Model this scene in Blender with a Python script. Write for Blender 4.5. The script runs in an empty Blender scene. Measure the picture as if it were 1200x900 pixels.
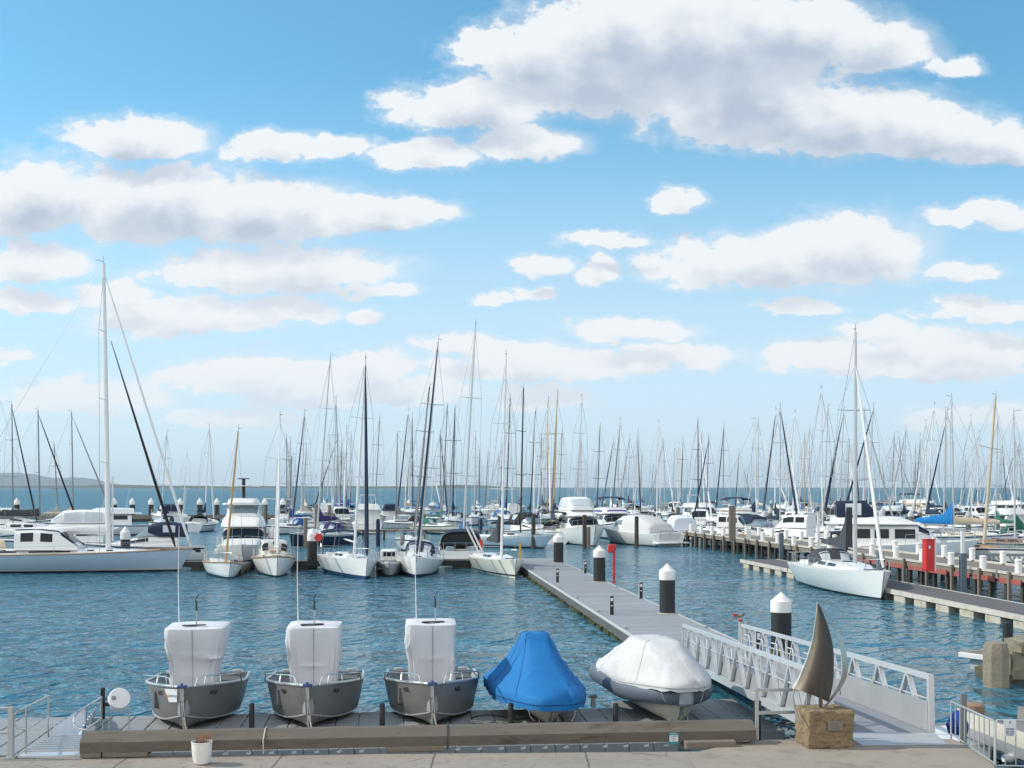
import bpy, bmesh, math, random
from mathutils import Vector, Matrix
R = math.radians
rnd = random.Random(11)
scene = bpy.context.scene
COL = scene.collection

# ------------------------------------------------------------------ camera
H = 5.5; F = 1480.0                       # eye height above the water (m), focal length in photo pixels (1200 wide)
cd = bpy.data.cameras.new('camera'); cam = bpy.data.objects.new('camera', cd); COL.objects.link(cam)
cd.sensor_width = 36.0; cd.lens = F/1200*36; cd.shift_y = 0.1008; cd.clip_end = 60000; cd.clip_start = 0.5
cam.location = (0, 0, H); cam.rotation_euler = (R(90), 0, 0); scene.camera = cam

# ------------------------------------------------------------------ sun + exposure
SUN_EL = 36.0
sdir = Vector((-0.994*math.cos(R(SUN_EL)), 0.10*math.cos(R(SUN_EL)), math.sin(R(SUN_EL))))   # towards the sun: square to the left, a touch ahead
sl = bpy.data.lights.new('sun', 'SUN'); so = bpy.data.objects.new('sun', sl); COL.objects.link(so)
sl.energy = 4.0; sl.angle = R(0.6); sl.color = (1.0, 0.91, 0.79)
so.rotation_euler = sdir.to_track_quat('Z', 'Y').to_euler(); so.location = (-40, -40, 60)
vs = scene.view_settings
vs.view_transform = 'Standard'; vs.look = 'None'; vs.gamma = 1; vs.exposure = -0.05; vs.use_curve_mapping = False
scene.cycles.max_bounces = 6; scene.cycles.diffuse_bounces = 3; scene.cycles.glossy_bounces = 3
scene.cycles.caustics_reflective = False; scene.cycles.caustics_refractive = False

# ------------------------------------------------------------------ node helpers
def mk(nt, typ, **kw):
    n = nt.nodes.new(typ)
    for k, v in kw.items(): setattr(n, k, v)
    return n
def mth(nt, op, a, b=None, c=None, clamp=False):
    n = nt.nodes.new('ShaderNodeMath'); n.operation = op; n.use_clamp = clamp
    for i, v in enumerate((a, b, c)):
        if v is None: continue
        if isinstance(v, (int, float)): n.inputs[i].default_value = v
        else: nt.links.new(v, n.inputs[i])
    return n.outputs[0]
def vmt(nt, op, a, b=None):
    n = nt.nodes.new('ShaderNodeVectorMath'); n.operation = op
    for i, v in enumerate((a, b)):
        if v is None: continue
        if isinstance(v, tuple): n.inputs[i].default_value = v
        else: nt.links.new(v, n.inputs[i])
    return n
def mixc(nt, fac, a, b):
    n = nt.nodes.new('ShaderNodeMix'); n.data_type = 'RGBA'
    for sock, v in ((n.inputs[0], fac), (n.inputs[6], a), (n.inputs[7], b)):
        if isinstance(v, (int, float)): sock.default_value = v
        elif isinstance(v, tuple): sock.default_value = (*v[:3], 1)
        else: nt.links.new(v, sock)
    return n.outputs[2]
def smooth(nt, v, a, b):
    n = nt.nodes.new('ShaderNodeMapRange'); n.interpolation_type = 'SMOOTHSTEP'
    nt.links.new(v, n.inputs[0]); n.inputs[1].default_value = a; n.inputs[2].default_value = b
    return n.outputs[0]
def noise(nt, vec, scale, detail=4, rough=0.55, dist=0.0):
    n = nt.nodes.new('ShaderNodeTexNoise'); n.inputs['Scale'].default_value = scale
    n.inputs['Detail'].default_value = detail; n.inputs['Roughness'].default_value = rough; n.inputs['Distortion'].default_value = dist
    if vec is not None: nt.links.new(vec, n.inputs['Vector'])
    return n.outputs['Fac']

# ------------------------------------------------------------------ world: Nishita sky with fair-weather cumulus
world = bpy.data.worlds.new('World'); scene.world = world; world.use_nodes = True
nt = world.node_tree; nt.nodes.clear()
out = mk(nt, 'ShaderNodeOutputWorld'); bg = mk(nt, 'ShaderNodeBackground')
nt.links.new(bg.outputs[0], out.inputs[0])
sky = mk(nt, 'ShaderNodeTexSky', sky_type='NISHITA')
sky.sun_disc = False; sky.sun_elevation = R(SUN_EL); sky.sun_rotation = math.atan2(sdir.x, sdir.y)
sky.altitude = 0; sky.air_density = 1.0; sky.dust_density = 0.6; sky.ozone_density = 2.6
# direction -> (azimuth, elevation) plane measured in degrees-like units of the far cloud deck
CL = [  # centre x, centre y, half width, half height of each cumulus heap
 (8.1,.62,1.9,.78),(7.0,.95,1.3,.6),(9.7,1.5,1.6,.46),(10.9,1.62,.95,.34),(10.1,.6,.85,.36),(5.5,1.3,.85,.36),(6.15,1.72,.65,.2),(5.0,1.83,.65,.2),(8.6,1.15,1.2,.6),(6.1,.75,.7,.5),
 (1.6,1.68,.85,.28),(3.2,1.74,.6,.2),(3.95,1.78,.4,.15),(.35,2.4,.9,.5),(1.8,2.5,1.3,.5),(3.0,2.55,1.3,.42),(4.2,2.55,.8,.25),(4.9,2.48,.5,.14),
 (.25,3.13,.8,.25),(3.2,3.2,1.4,.3),(1.3,3.48,.5,.18),(2.2,3.75,1.2,.26),(3.1,3.68,.9,.2),(.2,3.55,.7,.13),(4.5,3.44,.4,.1),(.15,4.18,.25,.1),(4.25,3.72,.22,.1),
 (2.9,4.45,.95,.26),(1.0,4.7,.95,.24),(2.7,4.93,.9,.13),(4.3,4.32,.6,.2),(4.7,4.62,.9,.2),(5.4,4.05,.42,.13),(3.6,4.6,.9,.24),
 (6.35,3.15,.36,.15),(7.0,3.18,.22,.2),(7.1,2.85,.5,.11),(5.75,3.53,.3,.1),(6.27,3.47,.22,.1),
 (9.0,3.12,1.45,.34),(9.9,3.0,.95,.44),(11.3,3.18,.42,.14),(7.9,2.37,.36,.16),(11.6,2.55,.75,.18),
 (7.4,3.92,.7,.15),(9.4,3.62,.48,.11),(11.6,3.65,.75,.13),(6.2,4.3,1.1,.22),(7.7,4.2,1.0,.16),(6.4,4.68,.5,.18),
 (9.85,4.2,.9,.2),(10.3,3.88,.5,.15),(11.2,4.13,1.1,.26),(10.9,4.36,1.1,.14),(11.4,4.9,.7,.16),(11.2,.82,.32,.14),(11.4,1.68,.75,.28),(11.8,1.8,.5,.2),(7.2,.5,1.0,.55),(9.2,.45,1.2,.5)]
g = bpy.data.node_groups.new('cumulus_density', 'ShaderNodeTree')
g.interface.new_socket('P', in_out='INPUT', socket_type='NodeSocketVector')
g.interface.new_socket('D', in_out='OUTPUT', socket_type='NodeSocketFloat')
gi = mk(g, 'NodeGroupInput'); go = mk(g, 'NodeGroupOutput')
P = gi.outputs[0]
nz1 = mk(g, 'ShaderNodeTexNoise'); nz1.inputs['Scale'].default_value = 1.9; nz1.inputs['Detail'].default_value = 8; nz1.inputs['Roughness'].default_value = .60
g.links.new(vmt(g, 'MULTIPLY', P, (1, 1.5, 1)).outputs[0], nz1.inputs['Vector'])
warp = vmt(g, 'MULTIPLY', vmt(g, 'SUBTRACT', nz1.outputs['Color'], (.5, .5, .5)).outputs[0], (.75, .42, 0)).outputs[0]
PW = vmt(g, 'ADD', P, warp).outputs[0]
best = None
for (cx, cy, rx, ry) in CL:
    rx *= 1.14; ry *= 1.22
    m = mk(g, 'ShaderNodeVectorMath', operation='MULTIPLY_ADD')
    g.links.new(PW, m.inputs[0]); m.inputs[1].default_value = (1/rx, 1/ry, 0); m.inputs[2].default_value = (-cx/rx, -cy/ry, 0)
    # flat bases: below the centre the heap is only half as deep
    d2 = vmt(g, 'MAXIMUM', m.outputs[0], vmt(g, 'MULTIPLY', m.outputs[0], (1, 1.55, 1)).outputs[0]).outputs[0]
    ln = mk(g, 'ShaderNodeVectorMath', operation='LENGTH'); g.links.new(d2, ln.inputs[0])
    best = ln.outputs['Value'] if best is None else mth(g, 'SMOOTH_MIN', best, ln.outputs['Value'], 0.18)
dens = mth(g, 'ADD', mth(g, 'MULTIPLY', mth(g, 'SUBTRACT', 1.06, best), 1.55), mth(g, 'MULTIPLY', mth(g, 'SUBTRACT', nz1.outputs['Fac'], .5), 1.9))
g.links.new(dens, go.inputs[0])
g.interface.new_socket('S', in_out='OUTPUT', socket_type='NodeSocketFloat')
nz2 = mk(g, 'ShaderNodeTexNoise'); nz2.inputs['Scale'].default_value = 2.6; nz2.inputs['Detail'].default_value = 3; nz2.inputs['Roughness'].default_value = .5; g.links.new(P, nz2.inputs['Vector'])
g.links.new(mth(g, 'ADD', mth(g, 'SUBTRACT', 1.0, best), mth(g, 'MULTIPLY', mth(g, 'SUBTRACT', nz2.outputs['Fac'], .5), .75)), go.inputs[1])

tc = mk(nt, 'ShaderNodeTexCoord'); sp = mk(nt, 'ShaderNodeSeparateXYZ'); nt.links.new(tc.outputs['Generated'], sp.inputs[0])
dy = mth(nt, 'MAXIMUM', mth(nt, 'ABSOLUTE', sp.outputs[1]), .08)
u = mth(nt, 'ADD', mth(nt, 'MULTIPLY', mth(nt, 'DIVIDE', sp.outputs[0], dy), 14.8), 6.0)
v = mth(nt, 'SUBTRACT', 5.71, mth(nt, 'MULTIPLY', mth(nt, 'DIVIDE', sp.outputs[2], dy), 14.8))
cb = mk(nt, 'ShaderNodeCombineXYZ'); nt.links.new(u, cb.inputs[0]); nt.links.new(v, cb.inputs[1])
def dgroup(vec):
    n = mk(nt, 'ShaderNodeGroup'); n.node_tree = g; nt.links.new(vec, n.inputs[0]); return n.outputs
d0 = dgroup(cb.outputs[0])[0]; d1 = dgroup(vmt(nt, 'ADD', cb.outputs[0], (-.05, -.13, 0)).outputs[0])[1]; d2 = dgroup(vmt(nt, 'ADD', cb.outputs[0], (-.13, -.33, 0)).outputs[0])[1]
alpha = mth(nt, 'MAXIMUM', mth(nt, 'MULTIPLY', smooth(nt, d0, .04, .44), .98), mth(nt, 'MULTIPLY', smooth(nt, d0, -.36, .35), .38))
shade = mth(nt, 'ADD', mth(nt, 'MULTIPLY', smooth(nt, d1, .40, 1.0), .35), mth(nt, 'MULTIPLY', smooth(nt, d2, .05, .80), .72), clamp=True)
shade = mth(nt, 'MULTIPLY', shade, mth(nt, 'SUBTRACT', 1.0, mth(nt, 'MULTIPLY', smooth(nt, v, 2.2, 4.2), .5)))
ccol = mixc(nt, shade, (.94, .97, 1.0), (.51, .60, .73))
svec = mk(nt, 'ShaderNodeCombineXYZ'); nt.links.new(sp.outputs[0], svec.inputs[0]); nt.links.new(sp.outputs[1], svec.inputs[1]); nt.links.new(mth(nt, 'MAXIMUM', sp.outputs[2], .004), svec.inputs[2]); nt.links.new(svec.outputs[0], sky.inputs[0])
skyt = vmt(nt, 'MULTIPLY', sky.outputs[0], (.106, .186, .186)).outputs[0]
hz = smooth(nt, v, .6, 5.5)                                   # paler air low over the water
skyh = mixc(nt, mth(nt, 'MULTIPLY', hz, .80), skyt, (.76, .87, 1.06))
alpha2 = mth(nt, 'MULTIPLY', alpha, mth(nt, 'SUBTRACT', 1.0, mth(nt, 'MULTIPLY', smooth(nt, v, 4.2, 5.5), .55)))
# added fill: unseen bright cloud mass behind the viewer, lifts the shaded fronts
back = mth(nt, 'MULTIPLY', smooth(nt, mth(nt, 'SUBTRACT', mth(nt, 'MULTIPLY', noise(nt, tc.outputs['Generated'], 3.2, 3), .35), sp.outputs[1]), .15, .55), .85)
front = mixc(nt, alpha2, skyh, ccol)
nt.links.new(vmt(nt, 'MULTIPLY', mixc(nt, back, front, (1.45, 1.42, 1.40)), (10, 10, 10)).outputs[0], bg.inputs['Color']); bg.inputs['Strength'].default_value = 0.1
world.cycles.sampling_method = 'MANUAL'; world.cycles.sample_map_resolution = 256

# ------------------------------------------------------------------ placing helpers (photo pixel -> point on a level plane)
def W(px, py, z=0.0):
    D = F*(H-z)/(py-571.0); return Vector(((px-600.0)/F*D, D, z))
def PD(px, py, D):
    return Vector(((px-600.0)/F*D, D, H-(py-571.0)/F*D))
CD = Vector((.9956, .0942, 0)); AD = Vector((-.0942, .9956, 0))     # marina grid: across, away
TO, AW, RT, LT = R(-84.6), R(95.4), R(5.4), R(185.4)

# ------------------------------------------------------------------ materials
MATS = {}
def mat(name, col, rough=.5, metal=0.0, var=.08, scale=3.0, bump=0.0, bscale=20.0, spec=.5, dirt=None, dscale=1.5, coat=0.0, stretch=(1, 1, 1)):
    if name in MATS: return MATS[name]
    m = bpy.data.materials.new(name); m.use_nodes = True; n = m.node_tree
    b = n.nodes['Principled BSDF']; b.inputs['Roughness'].default_value = rough; b.inputs['Metallic'].default_value = metal
    b.inputs['Specular IOR Level'].default_value = spec; b.inputs['Coat Weight'].default_value = coat
    t = mk(n, 'ShaderNodeTexCoord'); vec = vmt(n, 'MULTIPLY', t.outputs['Object'], stretch).outputs[0]
    nz = noise(n, vec, scale, 6, .6)
    lo = tuple(max(0, c*(1-var*1.6)) for c in col); hi = tuple(min(1, c*(1+var*1.2)) for c in col)
    c = mixc(n, nz, lo, hi)
    if dirt:
        c = mixc(n, mth(n, 'MULTIPLY', smooth(n, noise(n, vec, dscale, 7, .65, .3), .5, .72), .8), c, dirt)
    n.links.new(c, b.inputs['Base Color'])
    n.links.new(mth(n, 'ADD', mth(n, 'MULTIPLY', nz, .16), rough-.08, clamp=True), b.inputs['Roughness'])
    if bump:
        bp = mk(n, 'ShaderNodeBump'); bp.inputs['Strength'].default_value = 1; bp.inputs['Distance'].default_value = bump
        n.links.new(noise(n, vec, bscale, 6, .6), bp.inputs['Height']); n.links.new(bp.outputs[0], b.inputs['Normal'])
    MATS[name] = m; return m
WHITE = mat('gelcoat_white', (.78, .79, .78), .25, var=.03, scale=.7, coat=.3)
CREAM = mat('gelcoat_cream', (.70, .68, .60), .3, var=.03, scale=.7, coat=.3)
PALEB = mat('gelcoat_pale_blue', (.50, .62, .72), .25, var=.03, scale=.5, coat=.3)
NAVYH = mat('gelcoat_navy', (.016, .03, .075), .2, var=.1, scale=.7, coat=.4)
GREYH = mat('gelcoat_grey', (.36, .38, .40), .35, var=.05, scale=.7)
GREENH = mat('gelcoat_green', (.03, .10, .07), .3, var=.08, scale=.7)
REDH = mat('gelcoat_red', (.35, .03, .03), .3, var=.08, scale=.7)
DECK = mat('deck_offwhite', (.66, .66, .63), .6, var=.06, scale=2.5, bump=.002, bscale=90)
TEAK = mat('teak', (.36, .22, .13), .6, var=.2, scale=6, stretch=(1, 6, 1))
TEAKL = mat('weathered_teak', (.42, .33, .24), .7, var=.15, scale=5)
BOOT = mat('boot_stripe_navy', (.02, .035, .10), .4); BLK = mat('black_paint', (.012, .012, .014), .45)
ANTI = mat('antifouling', (.02, .03, .045), .7, var=.2); ANTIB = mat('antifouling_blue', (.02, .06, .18), .6)
GLASS = mat('tinted_glass', (.010, .014, .019), .12, var=.1, spec=.32)
GLASSL = mat('pale_glass', (.20, .27, .30), .08, var=.15, spec=.8)
CLEAR = mat('clear_vinyl', (.52, .58, .62), .15, var=.12, scale=2.0, spec=.8)
ALU = mat('mast_alloy', (.50, .51, .52), .4, .35, var=.05); ALUD = mat('mast_grey', (.20, .205, .215), .45, .2, var=.06)
MWHITE = mat('mast_white', (.72, .73, .73), .35); MBLK = mat('mast_black', (.02, .021, .024), .4); MWOOD = mat('mast_varnish', (.46, .30, .15), .35, var=.15)
STEEL = mat('stainless', (.58, .58, .57), .25, .9, var=.05)
WIRE = mat('rigging_wire', (.30, .31, .33), .45, .4)
NAVY = mat('canvas_navy', (.010, .022, .055), .85, var=.2, scale=2, bump=.012, bscale=5)
BLUE = mat('canvas_blue', (.015, .10, .30), .85, var=.2, scale=2, bump=.012, bscale=5)
BRIGHT = mat('canvas_bright_blue', (.01, .23, .60), .8, var=.15, scale=2, bump=.012, bscale=5)
BLACKC = mat('canvas_black', (.012, .013, .016), .85, var=.2, bump=.01, bscale=6)
GREYC = mat('canvas_grey', (.20, .21, .22), .85, var=.1, bump=.01, bscale=5)
TANC = mat('canvas_tan', (.58, .48, .36), .9, var=.1, bump=.012, bscale=5)
WHITEC = mat('canvas_white', (.74, .75, .77), .85, var=.06, scale=2, bump=.012, bscale=5)
GREENC = mat('canvas_green', (.015, .12, .09), .85, var=.1, bump=.01, bscale=5)
DARKGC = mat('canvas_charcoal', (.045, .05, .06), .85, var=.15, bump=.01, bscale=5)
REDP = mat('red_paint', (.52, .025, .025), .4, var=.1, scale=2); REDF = mat('red_float', (.62, .05, .04), .5)
ORANGE = mat('orange_plastic', (.60, .14, .03), .5)
PILEB = mat('pile_black_sleeve', (.014, .015, .017), .5, var=.15, scale=2, dirt=(.05, .05, .045), dscale=1.2)
CAPW = mat('pile_cap_white', (.78, .78, .77), .5, var=.05, dirt=(.55, .54, .5), dscale=2.5)
TIMBER = mat('grey_timber', (.21, .18, .15), .85, var=.25, scale=3, bump=.008, bscale=14, stretch=(1, 1, .35), dirt=(.10, .09, .07))
TIMBERD = mat('wet_timber', (.055, .05, .042), .8, var=.25, scale=3, bump=.008, bscale=14, dirt=(.03, .035, .02))
CONC = mat('concrete', (.34, .31, .27), .9, var=.16, scale=2.2, bump=.006, bscale=30, dirt=(.16, .14, .11), dscale=1.0)
CONCL = mat('pale_concrete', (.46, .42, .35), .9, var=.12, scale=3, bump=.004, bscale=30, dirt=(.24, .21, .15), dscale=2.2)
GALV = mat('galvanised', (.46, .48, .49), .45, .55, var=.1, scale=5)
ALUW = mat('mill_aluminium', (.62, .64, .66), .42, .45, var=.06, scale=4)
WEED = mat('marine_growth', (.06, .065, .02), .95, var=.5, scale=5, bump=.03, bscale=9)
RUBBER = mat('black_rubber', (.012, .012, .013), .7)
PLASW = mat('white_plastic', (.72, .73, .74), .45, var=.04)
ROPE = mat('rope_pale', (.52, .48, .40), .9, var=.15, scale=30)
ROPED = mat('rope_dark', (.05, .055, .06), .9)

# ------------------------------------------------------------------ mesh builder
class MB:
    def __init__(s): s.v = []; s.f = []; s.m = []
    def quad(s, pts, mi=0):
        i = len(s.v); s.v += [Vector(p) for p in pts]; s.f.append(tuple(range(i, i+len(pts)))); s.m.append(mi); return s
    def box(s, c, d, rz=0.0, mi=0, M=None, bev=0.0):
        c = Vector(c); i = len(s.v); hx, hy, hz = abs(d[0])/2, abs(d[1])/2, abs(d[2])/2
        rot = Matrix.Rotation(rz, 3, 'Z') if M is None else M
        if bev <= 0:
            P8 = [(x, y, z) for z in (-hz, hz) for x, y in ((-hx, -hy), (hx, -hy), (hx, hy), (-hx, hy))]
            s.v += [c + rot @ Vector(p) for p in P8]
            fs = [(3, 2, 1, 0), (4, 5, 6, 7), (0, 1, 5, 4), (1, 2, 6, 5), (2, 3, 7, 6), (3, 0, 4, 7)]
        else:
            b = min(bev, hx*.45, hy*.45, hz*.45); rings = []
            for z, k in ((-hz, b), (-hz+b, 0), (hz-b, 0), (hz, b)):
                x0, y0 = hx-k, hy-k; q = b if k == 0 else b*.6
                rings.append([(-x0+q, -y0, z), (x0-q, -y0, z), (x0, -y0+q, z), (x0, y0-q, z), (x0-q, y0, z), (-x0+q, y0, z), (-x0, y0-q, z), (-x0, -y0+q, z)])
            for r in rings: s.v += [c + rot @ Vector(p) for p in r]
            fs = [tuple(range(7, -1, -1)), tuple(range(24, 32))]
            for k in range(3):
                for j in range(8): a, e = k*8+j, k*8+(j+1) % 8; fs.append((a, e, e+8, a+8))
        for f in fs: s.f.append(tuple(i+k for k in f)); s.m.append(mi)
        return s
    def bar(s, p0, p1, w, h, mi=0):                                  # a straight rectangular bar
        p0 = Vector(p0); p1 = Vector(p1); d = p1-p0; L = d.length; d.normalize()
        up = Vector((0, 0, 1)) if abs(d.z) < .95 else Vector((0, 1, 0))
        sx = d.cross(up).normalized(); sz = sx.cross(d).normalized()
        return s.box((p0+p1)/2, (w, L, h), M=Matrix((sx, d, sz)).transposed(), mi=mi)
    def tube(s, pts, r, n=6, mi=0, cap=True):
        pts = [Vector(p) for p in pts]; rs = r if isinstance(r, (list, tuple)) else [r]*len(pts); i0 = len(s.v); k = len(pts)
        ref = None
        for j, p in enumerate(pts):
            d = (pts[min(j+1, k-1)]-pts[max(j-1, 0)])
            if d.length < 1e-9: d = Vector((0, 0, 1))
            d.normalize()
            if ref is None: ref = Vector((0, 0, 1)) if abs(d.z) < .9 else Vector((1, 0, 0))
            a = (ref - d*ref.dot(d))
            if a.length < 1e-6: a = d.orthogonal()
            a.normalize(); ref = a; b = d.cross(a)
            for q in range(n):
                t = 2*math.pi*q/n; s.v.append(p + (a*math.cos(t)+b*math.sin(t))*rs[j])
        for j in range(k-1):
            for q in range(n):
                a, b = i0+j*n+q, i0+j*n+(q+1) % n; s.f.append((a, b, b+n, a+n)); s.m.append(mi)
        if cap:
            s.f.append(tuple(i0+q for q in range(n-1, -1, -1))); s.m.append(mi)
            s.f.append(tuple(i0+(k-1)*n+q for q in range(n))); s.m.append(mi)
        return s
    def lathe(s, prof, c=(0, 0, 0), n=16, mi=0, M=None):              # prof: (radius, z)
        i0 = len(s.v); c = Vector(c); k = len(prof)
        for (r, z) in prof:
            for q in range(n):
                t = 2*math.pi*q/n; p = Vector((max(r, 1e-4)*math.cos(t), max(r, 1e-4)*math.sin(t), z)); s.v.append(c + (M @ p if M else p))
        for j in range(k-1):
            for q in range(n):
                a, b = i0+j*n+q, i0+j*n+(q+1) % n; s.f.append((a, b, b+n, a+n)); s.m.append(mi)
        s.f.append(tuple(i0+q for q in range(n-1, -1, -1))); s.m.append(mi)
        s.f.append(tuple(i0+(k-1)*n+q for q in range(n))); s.m.append(mi)
        return s
    def loft(s, rings, mi=None, cap=(True, True), closed=False):      # rings: lists of points, equal length
        i0 = len(s.v); n = len(rings[0])
        for r in rings: s.v += [Vector(p) for p in r]
        for j in range(len(rings)-1):
            for q in range(n if closed else n-1):
                a = i0+j*n+q; b = i0+j*n+(q+1) % n
                s.f.append((a, b, b+n, a+n)); s.m.append(mi[q] if isinstance(mi, (list, tuple)) else (mi or 0))
        m0 = 0 if isinstance(mi, (list, tuple)) or mi is None else mi
        if cap[0]: s.f.append(tuple(i0+q for q in range(n-1, -1, -1))); s.m.append(m0)
        if cap[1]: s.f.append(tuple(i0+(len(rings)-1)*n+q for q in range(n))); s.m.append(m0)
        return s
    def prism(s, poly, z0, z1, mi=0):                                 # poly: xy outline
        n = len(poly); i = len(s.v)
        s.v += [Vector((p[0], p[1], z0)) for p in poly] + [Vector((p[0], p[1], z1)) for p in poly]
        s.f += [tuple(i+k for k in range(n-1, -1, -1)), tuple(i+n+k for k in range(n))]; s.m += [mi, mi]
        for k in range(n): s.f.append((i+k, i+(k+1) % n, i+n+(k+1) % n, i+n+k)); s.m.append(mi)
        return s
    def build(s, name, mats, parent=None, smooth_ang=35, loc=None, clean=True):
        me = bpy.data.meshes.new(name)
        me.from_pydata([tuple(p) for p in s.v], [], s.f)
        mats = mats if isinstance(mats, (list, tuple)) else [mats]
        for m in mats: me.materials.append(m)
        me.polygons.foreach_set('material_index', [min(x, len(mats)-1) for x in s.m])
        if clean:
            bm = bmesh.new(); bm.from_mesh(me)
            bmesh.ops.remove_doubles(bm, verts=bm.verts, dist=1e-4)
            bmesh.ops.recalc_face_normals(bm, faces=bm.faces); bm.to_mesh(me); bm.free()
        if smooth_ang:
            me.polygons.foreach_set('use_smooth', [True]*len(me.polygons)); me.set_sharp_from_angle(angle=R(smooth_ang))
        me.update()
        o = bpy.data.objects.new(name, me); COL.objects.link(o)
        if parent: o.parent = parent
        if loc is not None: o.location = loc
        return o
def tag(o, label=None, cat=None, group=None, kind=None):
    if label: o['label'] = label
    if cat: o['category'] = cat
    if group: o['group'] = group
    if kind: o['kind'] = kind
    return o
def thing(name, label, cat, loc=(0, 0, 0), rz=0.0, group=None, rx=0.0):
    o = bpy.data.objects.new(name, None); COL.objects.link(o); o.empty_display_size = .3
    o.location = loc; o.rotation_euler = (rx, 0, rz); return tag(o, label, cat, group)
def copy_tree(o, loc=None, label=None, parent=None):
    c = o.copy(); COL.objects.link(c)
    if parent: c.parent = parent
    if loc is not None: c.location = loc
    if label: c['label'] = label
    for ch in list(o.children): copy_tree(ch, None, None, c)
    return c
def set_mat(o, m, slot=0):
    o.material_slots[slot].link = 'OBJECT'; o.material_slots[slot].material = m
def text(s, size, m, parent, M, name='lettering', depth=.003, align='CENTER'):
    cu = bpy.data.curves.new('t', 'FONT'); cu.body = s; cu.size = size; cu.extrude = depth; cu.align_x = align; cu.align_y = 'CENTER'
    to = bpy.data.objects.new('t', cu); COL.objects.link(to)
    dg = bpy.context.evaluated_depsgraph_get(); me = bpy.data.meshes.new_from_object(to.evaluated_get(dg))
    bpy.data.objects.remove(to); me.materials.clear(); me.materials.append(m); me.name = name
    o = bpy.data.objects.new(name, me); COL.objects.link(o); o.parent = parent; o.matrix_local = M; return o
def lerp(a, b, t): return a+(b-a)*t
def smoothstep(x, a, b):
    t_ = max(0, min(1, (x-a)/(b-a))); return t_*t_*(3-2*t_)
# ================================================================== SETTING
# ---- water
wm = bpy.data.materials.new('sea_water'); wm.use_nodes = True; n = wm.node_tree; b = n.nodes['Principled BSDF']
b.inputs['Base Color'].default_value = (.036, .148, .215, 1); b.inputs['Roughness'].default_value = .12; b.inputs['IOR'].default_value = 1.333; b.inputs['Specular IOR Level'].default_value = .5
t = mk(n, 'ShaderNodeTexCoord'); ob = t.outputs['Object']
rot = mk(n, 'ShaderNodeVectorRotate', rotation_type='Z_AXIS'); rot.inputs['Angle'].default_value = R(24); n.links.new(ob, rot.inputs['Vector'])
def wv(sc, st, detail, rough, dist=0.0):
    return noise(n, vmt(n, 'MULTIPLY', rot.outputs[0], st).outputs[0], sc, detail, rough, dist)
chop = wv(1.25, (1.0, .62, 1), 2, .42, .6); rip = wv(3.4, (1.0, .7, 1), 2, .45, .5); swell = wv(.22, (1, .5, 1), 2, .5)
gust = smooth(n, noise(n, vmt(n, 'MULTIPLY', ob, (.02, .055, 1)).outputs[0], 1.0, 3, .55, .6), .34, .62)
hgt = mth(n, 'ADD', mth(n, 'MULTIPLY', chop, .55), mth(n, 'ADD', mth(n, 'MULTIPLY', rip, .13), mth(n, 'MULTIPLY', swell, .45)))
hgt = mth(n, 'MULTIPLY', hgt, mth(n, 'ADD', mth(n, 'MULTIPLY', gust, .55), .55))
bp = mk(n, 'ShaderNodeBump'); bp.inputs['Strength'].default_value = 1.0; bp.inputs['Distance'].default_value = 1.0
n.links.new(hgt, bp.inputs['Height']); n.links.new(bp.outputs[0], b.inputs['Normal'])
# whitecaps far out
cap = mth(n, 'MULTIPLY', smooth(n, noise(n, vmt(n, 'MULTIPLY', ob, (.10, .05, 1)).outputs[0], 1.0, 4, .7), .71, .75), .8)
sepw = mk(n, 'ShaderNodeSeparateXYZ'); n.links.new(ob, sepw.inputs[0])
cap = mth(n, 'MULTIPLY', cap, smooth(n, sepw.outputs[1], 205, 260))
n.links.new(mixc(n, cap, (.036, .148, .215), (.6, .65, .66)), b.inputs['Base Color'])
far_dim = smooth(n, sepw.outputs[1], 90, 230)                        # farther water: rougher, and its sky reflection dimmed in the material to darken it
n.links.new(mth(n, 'ADD', mth(n, 'MULTIPLY', cap, .4), mth(n, 'ADD', mth(n, 'MULTIPLY', far_dim, .26), .10)), b.inputs['Roughness']); n.links.new(mth(n, 'SUBTRACT', .5, mth(n, 'MULTIPLY', far_dim, .36)), b.inputs['Specular IOR Level'])
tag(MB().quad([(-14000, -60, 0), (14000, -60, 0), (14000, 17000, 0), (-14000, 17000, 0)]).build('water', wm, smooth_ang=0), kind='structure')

# ---- far coast and hills (real ridges with depth, far away)
LAND = mat('coast_scrub', (.045, .065, .035), .95, var=.3, scale=.004); LAND2 = mat('hill_forest', (.032, .05, .055), .95, var=.25, scale=.002)
def ridge(name, x0, x1, D, depth, fn, m, step):
    rings = []; k = int((x1-x0)/step)
    for i in range(k+1):
        x = lerp(x0, x1, i/k); h = fn(x)
        rings.append([(x, D, -2), (x, D+depth*.2, h*.75), (x, D+depth*.5, h), (x, D+depth, -2)])
    return tag(MB().loft(rings).build(name, m, smooth_ang=60), kind='structure')
from mathutils import noise as mn
def coast(x):
    px = 600+x*F/5600
    e = max(.25, min(1, (640-px)/220))
    h = 9*e + 7*abs(mn.noise((x*.004, 1.3, 0)))*e + 5*abs(mn.noise((x*.03, 7, 0)))*e
    h += 12*math.exp(-((px-545)/45)**2) + 5*math.exp(-((px-110)/60)**2)
    return h
ridge('coastline', -4200, 2600, 5600, 500, coast, LAND, 14)
HT = [(-260, 110), (-80, 150), (-20, 176), (5, 162), (20, 126), (35, 113), (55, 123), (75, 108), (95, 70), (110, 34), (122, 10), (136, 0), (400, 0)]
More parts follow.
